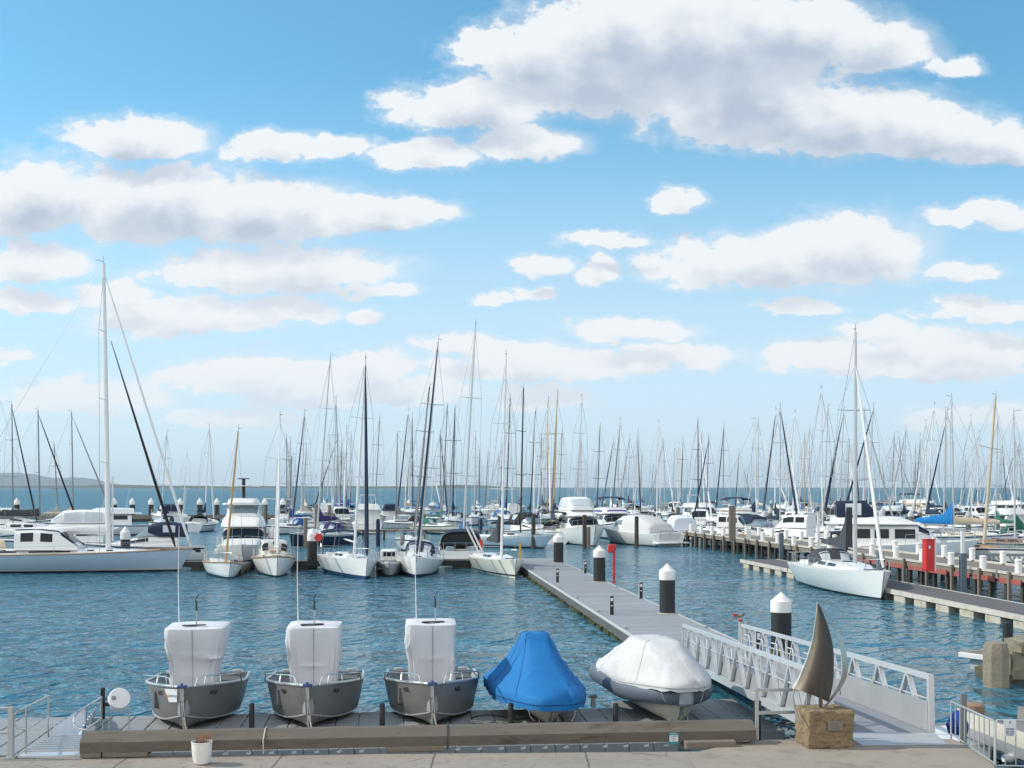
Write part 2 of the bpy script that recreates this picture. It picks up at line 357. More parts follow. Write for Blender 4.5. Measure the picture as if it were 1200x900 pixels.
def hills(x):
    px = 600+x*F/13500
    h = 110 if px < 0 else 0
    for a, b_ in zip(HT, HT[1:]):
        if a[0] <= px <= b_[0]: h = lerp(a[1], b_[1], (px-a[0])/(b_[0]-a[0])); break
    return h*(.95+.1*mn.noise((x*.002, .4, 0))) + 5*mn.noise((x*.012, 3, 0))*min(1, h/40)
ridge('hills', -8200, -3800, 13500, 1800, hills, LAND2, 25)

# ---- quay and apron
cm = bpy.data.materials.new('quay_concrete'); cm.use_nodes = True; n = cm.node_tree; b = n.nodes['Principled BSDF']; b.inputs['Roughness'].default_value = .92
t = mk(n, 'ShaderNodeTexCoord'); ob = t.outputs['Object']
c = mixc(n, noise(n, ob, 1.1, 7, .62), (.215, .19, .165), (.36, .32, .28))
c = mixc(n, mth(n, 'MULTIPLY', smooth(n, noise(n, ob, 3.2, 8, .7, .4), .52, .7), .55), c, (.16, .14, .115))
c = mixc(n, mth(n, 'MULTIPLY', smooth(n, noise(n, ob, .9, 5, .6, 1.5), .66, .74), .55), c, (.26, .13, .085))
sx = mk(n, 'ShaderNodeSeparateXYZ'); n.links.new(ob, sx.inputs[0])
joint = mth(n, 'LESS_THAN', mth(n, 'ABSOLUTE', mth(n, 'SUBTRACT', mth(n, 'FRACT', mth(n, 'MULTIPLY', mth(n, 'ADD', sx.outputs[0], mth(n, 'MULTIPLY', noise(n, ob, 2, 3), .05)), .42)), .5)), .006)
vo = mk(n, 'ShaderNodeTexVoronoi', feature='DISTANCE_TO_EDGE'); vo.inputs['Scale'].default_value = .55
n.links.new(vmt(n, 'ADD', ob, vmt(n, 'MULTIPLY', vmt(n, 'SUBTRACT', mk(n, 'ShaderNodeTexNoise').outputs['Color'], (.5, .5, .5)).outputs[0], (.5, .5, .5)).outputs[0]).outputs[0], vo.inputs['Vector'])
crack = mth(n, 'MULTIPLY', mth(n, 'LESS_THAN', vo.outputs['Distance'], .008), smooth(n, noise(n, ob, .7, 3), .45, .6))
c = mixc(n, mth(n, 'MULTIPLY', crack, .75), c, (.06, .05, .045))
c = mixc(n, mth(n, 'MULTIPLY', smooth(n, noise(n, vmt(n, 'MULTIPLY', ob, (1, 2.2, 1)).outputs[0], 5.5, 4, .6), .60, .68), .7), c, (.15, .13, .115))
c = mixc(n, mth(n, 'MULTIPLY', joint, .8), c, (.07, .06, .05)); n.links.new(c, b.inputs['Base Color'])
bp = mk(n, 'ShaderNodeBump'); bp.inputs['Distance'].default_value = .012; n.links.new(noise(n, ob, 18, 8, .7), bp.inputs['Height']); n.links.new(bp.outputs[0], b.inputs['Normal'])
APRON = mat('apron_concrete', (.30, .262, .218), .92, var=.12, scale=1.3, bump=.006, bscale=30, dirt=(.19, .165, .135), dscale=1.9)
qpx = [(-90, 888), (845, 880.5), (872, 868.5), (930, 866), (1116, 866), (1140, 876), (1166, 897), (1180, 925)]
qp = [W(a, c_, 1.3) for a, c_ in qpx] + [Vector((6.2, 10, 1.3)), Vector((-9, 10, 1.3))]
tag(MB().prism([(p.x, p.y) for p in qp], -2.0, 1.3).build('quay', cm, smooth_ang=0), kind='structure')
ap = [W(a, c_, 1.31) for a, c_ in [(806, 884.5), (850, 874), (880, 868.6), (930, 866.8), (1114, 866.6), (1139, 876.5), (1164, 897), (1177, 925)]] + [Vector((6.05, 11, 1.3)), Vector((2.6, 11, 1.3))]
tag(MB().prism([(p.x, p.y) for p in ap], 1.304, 1.318).build('apron', APRON, smooth_ang=0), kind='structure')
# slipway on the right
sw = [(8.55, 17.5, .75), (16, 17.5, .75), (16, 27, -.35), (9.35, 27, -.35)]
tag(MB().loft([[(x, y, z) for x, y, z in sw], [(x, y, -2) for x, y, z in sw]], closed=True).build('slipway', mat('slipway_concrete', (.20, .17, .13), .9, var=.25, bump=.01, bscale=12, dirt=(.08, .08, .05)), smooth_ang=0), kind='structure')

# ================================================================== FOREGROUND OBJECTS
RZC = math.atan2(CD.y, CD.x)                # rotation of things square to the marina grid
# ---- concrete beam along the quay edge
def along(px, py, z, off=0.0):              # point on the beam line
    return W(px, py, z)
bo = W(490, 875, 1.39)
bm_t = thing('concrete_barrier', 'long weathered grey concrete beam with chamfered edge lying along the quay edge', 'barrier', bo, RZC)
xl = (96-490)/F*19.6; xr = (884-490)/F*20.6
sec = [(.0, 0), (.0, .16), (.2, .275), (.36, .275), (.36, 0)]
mb = MB()
rings = []; ks = 60
for i in range(ks+1):
    x = lerp(xl, xr, i/ks); j = .006*mn.noise((x*2.2, 0, 5))
    rings.append([(x, y+(j if y < .1 else 0), z+.006*mn.noise((x*1.7, y*3, z*5))) for y, z in sec])
mb.loft(rings, closed=True).build('beam', mat('beam_concrete', (.130, .114, .096), .92, var=.2, scale=2.5, bump=.008, bscale=26, dirt=(.06, .048, .035), dscale=2.3, stretch=(.5, 1, 2.4)), bm_t, smooth_ang=25)
KERB = mat('kerb_concrete', (.19, .165, .13), .92, var=.2, bump=.008, bscale=22, dirt=(.12, .10, .07))
for (x0, x1, d0) in ((xl, xl+.32, .0), (xl+.34, xl+1.03, .0), ((452-490)/F*19.8, (521-490)/F*19.8, -.02), ((808-490)/F*19.9, (866-490)/F*20.1, -.16)):
    MB().box(((x0+x1)/2, d0+.18, -.04), (x1-x0, .36, .085 if d0 > -.1 else .13), bev=.012).build('support_block', KERB, bm_t, smooth_ang=25)
for px in (312, 524):
    x = (px-490)/F*20.1
    MB().tube([(x, -.012, -.06), (x, -.012, .16), (x+.01, .2, .288), (x+.02, .37, .285), (x+.03, .385, -.1)], .011, 6).build('strap', ROPED if px > 400 else ROPE, bm_t)
for i, px in enumerate(list(range(268, 440, 26))+[536, 562, 588, 614, 640, 665, 688, 712, 737, 762, 786]):
    x = (px-490)/F*20.1
    MB().box((x, .13, -.075), (.075, .05, .035), rz=.3).box((x+.02, .13, -.05), (.03, .03, .03)).build('bracket', PLASW, bm_t, smooth_ang=0)
sg = thing('notice_sign', 'small teal and white notice fixed to the front of the concrete beam', 'sign', bo + CD*((794.5-490)/F*20.0) + Vector((0, -.006, .02)), RZC)
TEALP = mat('sign_teal', (.03, .25, .27), .5)
MB().box((0, -.004, .035), (.155, .008, .19), bev=.003).build('sign_board', TEALP, sg)
MB().box((0, -.0095, .035), (.14, .003, .10)).build('sign_panel', PLASW, sg)
MRX = Matrix.Rotation(R(90), 4, 'X')
text('PRIVATE', .026, PLASW, sg, Matrix.Translation((0, -.0085, .108)) @ MRX)
for k, s_ in enumerate(('AUTHORISED', 'USERS', 'ONLY')):
    text(s_, .020, mat('ink_blue', (.05, .12, .3), .6), sg, Matrix.Translation((0, -.0115, .066-.03*k)) @ MRX)

# ---- flower pot
fp = thing('flower_pot', 'white round-bellied flower pot of dead brown plants in front of the concrete beam', 'plant pot', W(236.5, 895.5, 1.3)); fp.scale = (.86, .86, .9)
MB().lathe([(.105, 0), (.14, .03), (.168, .16), (.178, .28), (.18, .36), (.185, .365), (.185, .385), (.17, .385), (.165, .33), (.0, .33)], n=28).build('pot', mat('pot_glaze', (.72, .71, .69), .35, var=.05, dirt=(.55, .52, .48)), fp)
MB().lathe([(.164, .32), (.163, .345), (.0, .36)], n=20).build('soil', mat('soil', (.06, .04, .028), .95, var=.3, bump=.02), fp)
mb = MB()
for i in range(70):
    a = rnd.random()*6.28; r = .14*math.sqrt(rnd.random()); h = .05+.09*rnd.random()
    p = Vector((r*math.cos(a), r*math.sin(a), .345)); q = p+Vector(((rnd.random()-.5)*.09, (rnd.random()-.5)*.09, h))
    mb.tube([p, (p+q)/2+Vector((.01, 0, .01)), q], [.003, .0025, .0012], 4)
    mb.quad([q, q+Vector((.022, .006, .01)), q+Vector((.03, .02, .028)), q+Vector((.004, .016, .02))])
mb.build('dead_plant', mat('dead_leaf', (.22, .11, .055), .9, var=.4, scale=9), fp, clean=False)

# ---- cube float dock
dm = bpy.data.materials.new('cube_float_plastic'); dm.use_nodes = True; n = dm.node_tree; b = n.nodes['Principled BSDF']; b.inputs['Roughness'].default_value = .6
t = mk(n, 'ShaderNodeTexCoord'); sx = mk(n, 'ShaderNodeSeparateXYZ'); n.links.new(t.outputs['Object'], sx.inputs[0])
fx = mth(n, 'ABSOLUTE', mth(n, 'SUBTRACT', mth(n, 'FRACT', mth(n, 'MULTIPLY', sx.outputs[0], 2.0)), .5))
fy = mth(n, 'ABSOLUTE', mth(n, 'SUBTRACT', mth(n, 'FRACT', mth(n, 'MULTIPLY', sx.outputs[1], 2.0)), .5))
gap = mth(n, 'GREATER_THAN', fx, .488); hole = mth(n, 'MULTIPLY', mth(n, 'GREATER_THAN', fx, .468), mth(n, 'LESS_THAN', fy, .16))
cross = mth(n, 'GREATER_THAN', fy, .478)
fx2 = mth(n, 'ABSOLUTE', mth(n, 'SUBTRACT', mth(n, 'FRACT', mth(n, 'MULTIPLY', sx.outputs[0], 1.0)), .5))
hole = mth(n, 'MULTIPLY', hole, mth(n, 'GREATER_THAN', fx2, .45))
seam = mth(n, 'MAXIMUM', mth(n, 'MULTIPLY', gap, .30), mth(n, 'MULTIPLY', cross, .22)); seam = mth(n, 'MAXIMUM', seam, mth(n, 'MULTIPLY', hole, .97))
nz = noise(n, t.outputs['Object'], 2.3, 6, .6)
c = mixc(n, nz, (.20, .215, .22), (.32, .335, .335)); c = mixc(n, seam, c, (.012, .013, .014)); n.links.new(c, b.inputs['Base Color'])
rib = mth(n, 'MULTIPLY', mth(n, 'SINE', mth(n, 'MULTIPLY', sx.outputs[1], 125)), .15)
bp = mk(n, 'ShaderNodeBump'); bp.inputs['Distance'].default_value = .006; n.links.new(mth(n, 'SUBTRACT', rib, mth(n, 'MULTIPLY', seam, 3)), bp.inputs['Height']); n.links.new(bp.outputs[0], b.inputs['Normal'])
DZ = .35
d0 = W(600, 831.5, DZ)                       # a point of the back edge
dk = thing('floating_dock', 'grey plastic cube float dock carrying the covered boats beside the quay', 'dock', d0, RZC)
dl, dr, dd = -13.5, 5.5, 4.0
mb = MB()
for i in range(int((dr-dl)/.5)):
    for j in range(int(dd/.5)+2):
        x = dl+.25+i*.5; y = -dd+.25+j*.5
        far = 1.0 if x > 2.6 else 0.0
        if y > far or (x > 3.2 and y < -3.0): continue
        mb.box((x, y, -.225), (.496, .496, .45), bev=.018)
mb.build('float_deck', dm, dk, smooth_ang=25, clean=False)
DPX = (295, 448, 598.7, 721.5)
p0 = None
for i, px in enumerate(DPX):
    base = W(px, 853, DZ)
    lab = ['black plastic mooring post on the dock right of the leftmost grey boat', 'black plastic mooring post on the dock left of the third grey boat', 'black plastic mooring post in front of the blue covered boat', 'black plastic mooring post in front of the white covered inflatable'][i]
    o = MB().lathe([(.058, 0), (.058, .5), (.05, .525), (.02, .535)], n=14).build('mooring_post', mat('post_black', (.02, .021, .023), .55, dirt=(.08, .08, .08)), loc=base)
    tag(o, lab, 'post', 'black posts on the cube dock')
for px, py, lb in ((695, 829, 'blue and the white covered boats'),):
    o = thing('dock_cleat', 'short grey dock fitting standing between the blue and the white covered boats', 'cleat', W(px, py, DZ))
    MB().box((0, 0, .12), (.11, .11, .24), bev=.012).build('stem', GALV, o); MB().box((0, 0, .26), (.19, .13, .06), bev=.012).build('head', ALUD, o)

# ---- aluminium foot ramp, its rails and the ribbed chute on the left
fr = thing('access_ramp', 'ridged aluminium foot ramp leading from the quay edge to the cube dock', 'ramp', (0, 0, 0))
A0, A1, A2, A3 = W(20, 886.5, 1.325), W(97, 885, 1.325), W(97, 860.5, 1.27), W(63, 861.5, 1.27)
mb = MB(); mb.loft([[A0, A1], [A3, A2]], cap=(False, False)); mb.build('plate', ALUW, fr)
for k in range(8):
    f = .2+.1*k; a, c_ = A0.lerp(A3, f), A1.lerp(A2, f); MB().bar(a+Vector((0, 0, .012)), c_+Vector((0, 0, .012)), .075, .028).build('ridge', GALV, fr, smooth_ang=0)
MB().bar(A0+Vector((0, .03, -.05)), A1+Vector((0, .03, -.05)), .05, .1).build('edge_beam', ALUW, fr, smooth_ang=0)
S0, S1 = A3, A2                                                  # chute going down to the dock
E0, E1 = W(101, 839.5, .42), W(117, 838, .42)
mb = MB(); rings = []
E0, E1 = W(99, 838, .42), W(113, 838, .42)
for i in range(57):
    f = i/56; a, c_ = S0.lerp(E0, f), S1.lerp(E1, f); a = Vector((a.x, a.y, lerp(1.25, .46, f))); c_ = Vector((c_.x, c_.y, lerp(1.25, .46, f)))
    rr = 1+.10*math.sin(f*2*math.pi*8); ring = []
    for q in range(13):
        an = math.pi*(1+q/12); m_ = (a+c_)/2; hw = (c_-a).length/2
        ring.append(m_+(c_-a).normalized()*(hw*math.cos(an)*rr)+Vector((0, 0, .16+.30*rr*math.sin(an)*.9)))
    rings.append(ring)
mb.loft(rings, cap=(False, False)); tag(mb.build('ribbed_chute', mat('ribbed_plastic', (.60, .62, .66), .5, var=.06), smooth_ang=50), 'pale ribbed plastic chute leading down from the aluminium ramp to the dock', 'chute')
o = thing('quay_railing', 'galvanised two-bar railing with one stout post at the far left of the quay', 'railing', (0, 0, 0))
a = W(13, 888.5, 1.3); MB().box(a+Vector((0, 0, .012)), (.16, .16, .024)).build('base_plate', GALV, o, smooth_ang=0)
MB().box(a+Vector((0, 0, .4)), (.075, .075, .8)).build('post', GALV, o, smooth_ang=0)
for z in (.78, .4): MB().tube([a+Vector((0, 0, z)), a+Vector((-2.5, -.2, z))], .022, 8).build('rail', GALV, o)
def loop_rail(name, lab, pts_top, pts_low, posts, r=.017):
    o = thing(name, lab, 'railing', (0, 0, 0))
    MB().tube(pts_top, r, 8).build('top_rail', STEEL, o); MB().tube(pts_low, r, 8).build('lower_rail', STEEL, o)
    for p, q in posts: MB().tube([p, q], r, 8).build('post', STEEL, o)
    return o
Dn, Df = 19.75, 22.0
loop_rail('ramp_handrail', 'bent steel handrail on the left side of the aluminium foot ramp', [PD(31, 854.5, Dn), PD(20, 853, Dn), PD(16.5, 846, Dn), PD(17, 838, Dn), PD(22, 833, Dn), PD(31, 828.5, Dn+.4), PD(57, 815.5, Df)], [PD(31, 854.5, Dn), PD(57, 840, Df)], [(PD(30.5, 829, Dn), PD(30.5, 883, Dn)), (PD(57, 815.5, Df), PD(56.5, 865, Df))])
loop_rail('ramp_handrail', 'bent steel handrail on the right side of the aluminium foot ramp below the hose reel', [PD(100.5, 855, 21.4), PD(90, 853, 21.4), PD(86.5, 848, 21.4), PD(87, 840, 21.5), PD(92, 834, 21.6), PD(101, 828, 22), PD(119, 817, 24)], [PD(100.5, 855, 21.4), PD(119, 842, 24)], [(PD(101, 828, 22), PD(100.5, 868, 22)), (PD(119, 817, 24), PD(118.5, 850, 24))])
# ---- hose reel
hr = thing('hose_reel', 'white drum hose reel on a black post at the left end of the cube dock', 'hose reel', W(120.5, 859, DZ))
Dh = hr.location.y
MB().box((0, 0, .62), (.085, .06, .66), bev=.01).build('post', RUBBER, hr); MB().tube([(0, 0, 0), (0, 0, .35)], .018, 8).build('leg', GALV, hr)
for x in (.18, .56): MB().tube([(x-(.06 if x < .3 else 0), -.05, 0), (x+(.02 if x < .3 else 0), 0, .55)], .014, 8).build('leg', GALV, hr)
MB().box((.12, 0, .60), (.22, .06, .07)).build('arm', RUBBER, hr, smooth_ang=0)
RY = Matrix.Rotation(R(90), 3, 'Y'); RXm = Matrix.Rotation(R(90), 3, 'X') @ Matrix.Rotation(R(20), 3, 'Y')
MB().lathe([(.10, -.16), (.215, -.155), (.225, -.12), (.215, -.1), (.20, -.09), (.20, .03), (.225, .04), (.225, .11), (.21, .14), (.06, .15)], c=(.34, 0, .70), n=32, M=Matrix.Rotation(R(68), 3, 'X') @ Matrix.Rotation(R(22), 3, 'Y')).build('drum', PLASW, hr)
MB().lathe([(.05, 0), (.045, .03)], c=(.34-.06, -.155, .755), n=16, M=Matrix.Rotation(R(68), 3, 'X')).build('hub', GREYC, hr)

# ---- ropes on the dock
mb = MB(); pts = []
c0 = W(572, 848, DZ)
for i in range(90):
    f = i/89; a = f*6.28*3.4
    pts.append(c0+Vector((-.35+.9*f+.18*math.cos(a)*(1-.4*f), .05+.12*math.sin(a)+.1*math.sin(f*9), .014+.006*(i % 3))))
tag(mb.tube(pts, .012, 5).build('rope_coil', ROPE), 'loose pale rope coiled on the dock left of the blue covered boat', 'rope')
pts = [W(552+k*6, 842-3*math.sin(k*.5)-k*.15, DZ)+Vector((0, 0, .016)) for k in range(16)]
tag(MB().tube(pts, .014, 5).build('dock_rope', ROPED), 'dark rope lying across the dock left of the blue covered boat', 'rope')

# ---- three grey aluminium boats with covered consoles
TIN = mat('grey_boat_paint', (.215, .215, .21), .4, .3, var=.08, scale=1.2, dirt=(.16, .155, .145), dscale=.8); TRIM = mat('boat_alloy_trim', (.56, .565, .56), .35, .55)
CARPET = mat('grey_carpet', (.11, .115, .12), .95); INNER = mat('boat_inner_grey', (.30, .31, .32), .6)
INK = mat('ink_black', (.01, .01, .012), .6); COVER = mat('cover_white', (.60, .615, .65), .8, var=.04, scale=2.0, bump=.016, bscale=4.2, stretch=(1.5, 1.5, .35), dirt=(.62, .63, .65), dscale=1.0)
ST = [(0, 1.05, .66, .90, .07, .02), (.25, 1.09, .70, .94, .07, .0), (.5, 1.10, .77, .95, .08, .0), (.66, 1.06, .83, .88, .10, .0), (.79, .90, .88, .72, .15, .0), (.89, .64, .92, .46, .235, .0), (.96, .30, .945, .19, .30, .01), (1, .03, .955, .02, .34, .02)]
TL = 4.15
def st_at(t):
    for a, b_ in zip(ST, ST[1:]):
        if a[0] <= t <= b_[0]:
            f = (t-a[0])/(b_[0]-a[0]); r = [lerp(a[k], b_[k], f) for k in range(6)]; break
    else: r = list(ST[-1])
    u_ = max(0, (t-.38)/.62); r[1] = max(.03, min(1.10, 1.05+.12*t)*max(0, 1-u_**1.75)**.92); r[3] = max(.02, min(.95, .90+.12*t)*max(0, 1-u_**1.6)**.98); return r
def tin_boat(bowpx, bowpy, yaw, label, reg, cover, sticker=False, dz=0.0):
    bow = W(bowpx, bowpy, DZ+.02); rz = yaw
    o = thing('aluminium_boat', label, 'motorboat', bow - Vector((math.cos(rz), math.sin(rz), 0))*(TL-.32) + Vector((0, 0, .0)), rz, 'grey aluminium boats on the cube dock')
    N = 44
    def ring(t):
        _, gw, gz, cw, cz, kz = st_at(t); x = TL*t; e = max(0, (t-.8)/.2)**2
        xk, xc = x-.34*e, x-.16*e
        pts = [(x, gw, gz), (lerp(x, xc, .5), lerp(gw, cw, .5)+.012, lerp(gz, cz, .5)), (xc, cw+.02, cz+.02), (xc, cw, cz), (lerp(xc, xk, .6), cw*.42, lerp(cz, kz, .62)), (xk, .0, kz)]
        return pts + [(p[0], -p[1], p[2]) for p in pts[-2::-1]]
    MB().loft([ring(i/N) for i in range(N+1)], cap=(True, False)).build('hull', TIN, o, smooth_ang=33)
    inn = []
    for i in range(N+1):
        t = i/N*.965; _, gw, gz, cw, cz, kz = st_at(t); w_ = max(.02, gw-.05)
        inn.append([(TL*t+.03, w_, gz-.01), (TL*t+.03, max(.015, cw-.05), .36), (TL*t+.03, -max(.015, cw-.05), .36), (TL*t+.03, -w_, gz-.01)])
    MB().loft(inn, cap=(True, False)).build('inner_liner', INNER, o, smooth_ang=28)
    for s in (1, -1):
        g_ = []; ch = []
        for i in range(N+1):
            t = i/N; _, gw, gz, cw, cz, kz = st_at(t); e = max(0, (t-.8)/.2)**2
            g_.append((TL*t, s*(gw-.005), gz+.012)); ch.append((TL*t-.16*e, s*(cw+.018), cz+.012))
        MB().tube(g_, .034, 8).build('gunwale', TRIM, o); MB().tube(ch, .017, 6).build('spray_strake', TRIM, o)
        rp = [(TL*.955, s*.24, .95), (TL*.94, s*.29, 1.12), (TL*.915, s*.42, 1.15), (TL*.82, s*.78, 1.11), (TL*.70, s*.98, 1.05), (TL*.60, s*1.04, .98), (TL*.57, s*1.06, .80)]
        br = MB().tube(rp, .017, 8).build('bow_rail', STEEL, o)
        for t, z in ((.84, 1.12), (.71, 1.05)):
            gw = st_at(t)[1]; MB().tube([(TL*t, s*(gw-.06 if t > .8 else gw-.1), z), (TL*(t+.03), s*(st_at(t+.03)[1]-.02), st_at(t+.03)[2])], .012, 6).build('stanchion', STEEL, br)
        # registration letters on the bow side
        t = .80; rr = Vector(ring(t)[0] if s > 0 else ring(t)[-1]); rr2 = Vector(ring(t+.03)[0] if s > 0 else ring(t+.03)[-1]); lo = Vector(ring(t)[1] if s > 0 else ring(t)[-2])
        fwd = (rr2-rr).normalized(); dn = (lo-rr).normalized(); nrm = fwd.cross(dn).normalized()
        if nrm.y*s < 0: nrm = -nrm
        right = fwd if s < 0 else -fwd; up = nrm.cross(right).normalized()
        M = Matrix((right, up, nrm)).transposed().to_4x4(); M.translation = rr + dn*.16 + nrm*.012
        text(reg, .13, INK, o, M, 'registration_letters')
        if sticker and s < 0:
            t0, t1 = .86, .975
            pts = []
            for (t_, f_) in ((t0, .08), (t1, .06), (t1-.008, .52), (t0+.03, .5)):
                q = ring(t_); a, c_ = Vector(q[-1]), Vector(q[-3]); pts.append(a.lerp(c_, f_)+Vector((.006, -.012, 0)))
            mid = [(pts[0]+pts[1])/2+Vector((.003, -.014, 0)), (pts[3]+pts[2])/2+Vector((.003, -.014, 0))]
            stk = MB().quad([pts[0], mid[0], mid[1], pts[3]]).quad([mid[0], pts[1], pts[2], mid[1]]).build('club_sticker', PLASW, o)
            fw = (pts[1]-pts[0]).normalized(); upv = (pts[0]-pts[3]).normalized(); nr = fw.cross(upv).normalized(); upv = nr.cross(fw)
            cen = (pts[0]+pts[1]+pts[2]+pts[3])/4
            M = Matrix((fw, upv, nr)).transposed().to_4x4(); M.translation = cen+nr*.022+fw*.06
            text('YACHT CLUB', .062, mat('ink_grey_blue', (.25, .35, .45), .6), stk, M)
            for k, c_ in enumerate((mat('flame_red', (.6, .06, .04), .5), mat('flame_orange', (.65, .22, .05), .5))):
                p = cen-fw*(.235-.045*k)+nr*.022
                MB().quad([p-upv*.05, p+fw*.03-upv*.02, p+upv*(.07-.03*k), p-fw*.02]).build('emblem', c_, stk, smooth_ang=0)
    MB().tube([(TL-.325, 0, .0), (TL-.10, 0, .35), (TL+.02, 0, .95)], .018, 6).build('stem_strip', TRIM, o)
    MB().box((TL-.02, 0, .975), (.16, .2, .05), bev=.015).box((TL+.02, 0, 1.02), (.05, .05, .06), bev=.01).build('bow_fitting', mat('bow_roller_blue', (.04, .07, .2), .5), o)
    MB().tube([(TL+.05, .02, .95), (TL+.0, .04, .5), (TL-.08, .07, .15), (TL-.06, .12, .02)], [.007]*4, 5).tube([(TL-.02, .03, .33), (TL-.05, .06, .2), (TL-.02, .09, .05)], .016, 5).build('bow_chain', ROPE, o)
    [MB().box((.08, y_, .70), (.1, .25, .1), bev=.02).build('stern_step', TRIM, o) for y_ in (.78, -.78)]
    MB().box((.55, .68, .58), (.5, .5, .06), bev=.02).box((.55, .68, .42), (.46, .46, .3), bev=.02).build('seat_box', CARPET, o)
    MB().box((2.9, -.55, .55), (.3, .4, .4), bev=.03).build('storage_box', CARPET, o)
    ob_ = MB().box((-.28, 0, .78), (.45, .34, .5), bev=.1).box((-.25, 0, .45), (.16, .12, .7), bev=.03).build('outboard_motor', mat('outboard_black', (.015, .016, .018), .3), o)
    # cloth cover over console and T-top
    rings = []; NL = 34; NQ = 96
    flare, wtop, wbot = cover['flare'], cover['wtop'], cover['wbot']; x0 = 1.85
    for i in range(NL+1):
        f = i/NL; z = lerp(.40, cover['h'], f)
        k = smoothstep(f, *flare); w_ = lerp(wbot, wtop, k); dpt = lerp(.62, cover['dtop'], k); xc = x0 + lerp(.0, cover.get('dx', .0), k)
        ring_ = []
        for q in range(NQ):
            a = 2*math.pi*q/NQ; ca, sa = math.cos(a), math.sin(a); e = .21
            X = dpt*(abs(ca)**e)*(1 if ca > 0 else -1); Y = w_*(abs(sa)**e)*(1 if sa > 0 else -1)
            pl_ = math.sin(a*cover['nf']+cover['ph']+1.5*mn.noise((a*1.5, f*1.2, cover['ph']))); drape = math.sin(math.pi*min(1, f*1.02))**.5
            fold = cover['fold']*(pl_*abs(pl_)**.5)*drape*(1.25-f) + .13*mn.noise((Y*2.4+cover['ph'], z*.8, X*2.0))*drape*.7 + .03*mn.noise((Y*5+z*1.5, z*1.2+cover['ph'], X*5))*drape
            rd = 1-abs(2*mn.noise((Y*1.9+z*.7*(1 if Y > 0 else -1), z*.9+cover['ph']*2, X*1.6))); fold += .085*max(0, rd)**9*drape
            ring_.append((xc+X*(1+fold), Y*(1+fold)+cover.get('lean', 0)*f, z + (.03*mn.noise((X*2, Y*2, 3+cover['ph'])) if f > .95 else 0)))
        rings.append(ring_)
    top = cover['h']
    for sc, dz_ in ((.975, .012), (.86, .03), (.6, .05), (.25, .055)):
        base = rings[NL]; cx = sum(p[0] for p in base)/NQ; cy = sum(p[1] for p in base)/NQ
        rings.append([(cx+(p[0]-cx)*sc, cy+(p[1]-cy)*sc, top+dz_+.02*mn.noise((p[0]*3, p[1]*3*sc, cover['ph']))-.05*(1-sc)*math.sin((p[1]-cy)*3+cover['ph'])**2) for p in base])
    cv = MB().loft(rings, closed=True, cap=(False, True)).build('console_cover', COVER, o, smooth_ang=36)
    MB().tube([(x0+.62+.03, .02, .5), (x0+lerp(.62, cover['dtop'], .15)+.05, .02, lerp(.4, top, .5)), (x0+cover['dtop']+cover.get('dx', 0)+.02, .02, top)], .006, 5).build('cover_seam', GREYC, cv)
    zt = top+.06
    MB().box((x0+.45, cover['mastoff'], zt), (.14, .5, .02), rz=.2).build('antenna_plate', BLK, o)
    MB().tube([(x0+.45, cover['mastoff']+.05, zt), (x0+.45, cover['mastoff']+.05, zt+.34)], .017, 6).build('light_pole', STEEL, o)
    MB().tube([(x0+.45, cover['mastoff']+.05, zt+.32), (x0+.45, cover['mastoff']+.05, zt+.5), (x0+.45, cover['mastoff']+.03, zt+.58), (x0+.45, cover['mastoff']+.10, zt+.68)], [.024, .02, .012, .012], 6).build('light_head', BLK, o)
    MB().tube([(x0+.2, cover['ant'], zt-.03), (x0+.2, cover['ant']-.02, zt+1.1), (x0+.2, cover['ant']-.0, zt+2.2)], [.013, .009, .005], 5).build('whip_antenna', PLASW, o)
    return o
tin_boat(215.5, 856.5, R(-90)+R(7), 'grey aluminium boat with white club sticker on its bow and flared console cover', 'AHZ', dict(flare=(.35, 1.0), wtop=.66, wbot=.49, dtop=.80, h=2.00, fold=.035, nf=13, ph=.4, mastoff=.02, ant=-.34, lean=.06), sticker=True)
tin_boat(361.5, 854.5, R(-90)+R(5), 'grey aluminium boat with straight sided console cover, middle of the three grey boats', 'PGV', dict(flare=(.25, 1.0), wtop=.59, wbot=.51, dtop=.72, h=2.00, fold=.034, nf=15, ph=2.1, mastoff=-.03, ant=-.36))
tin_boat(506.5, 852, R(-90)+R(4), 'grey aluminium boat with upright console cover, next to the blue covered boat', 'NGL', dict(flare=(.3, 1.0), wtop=.575, wbot=.50, dtop=.72, h=2.03, fold=.030, nf=14, ph=4.4, mastoff=.03, ant=-.35, lean=-.02))

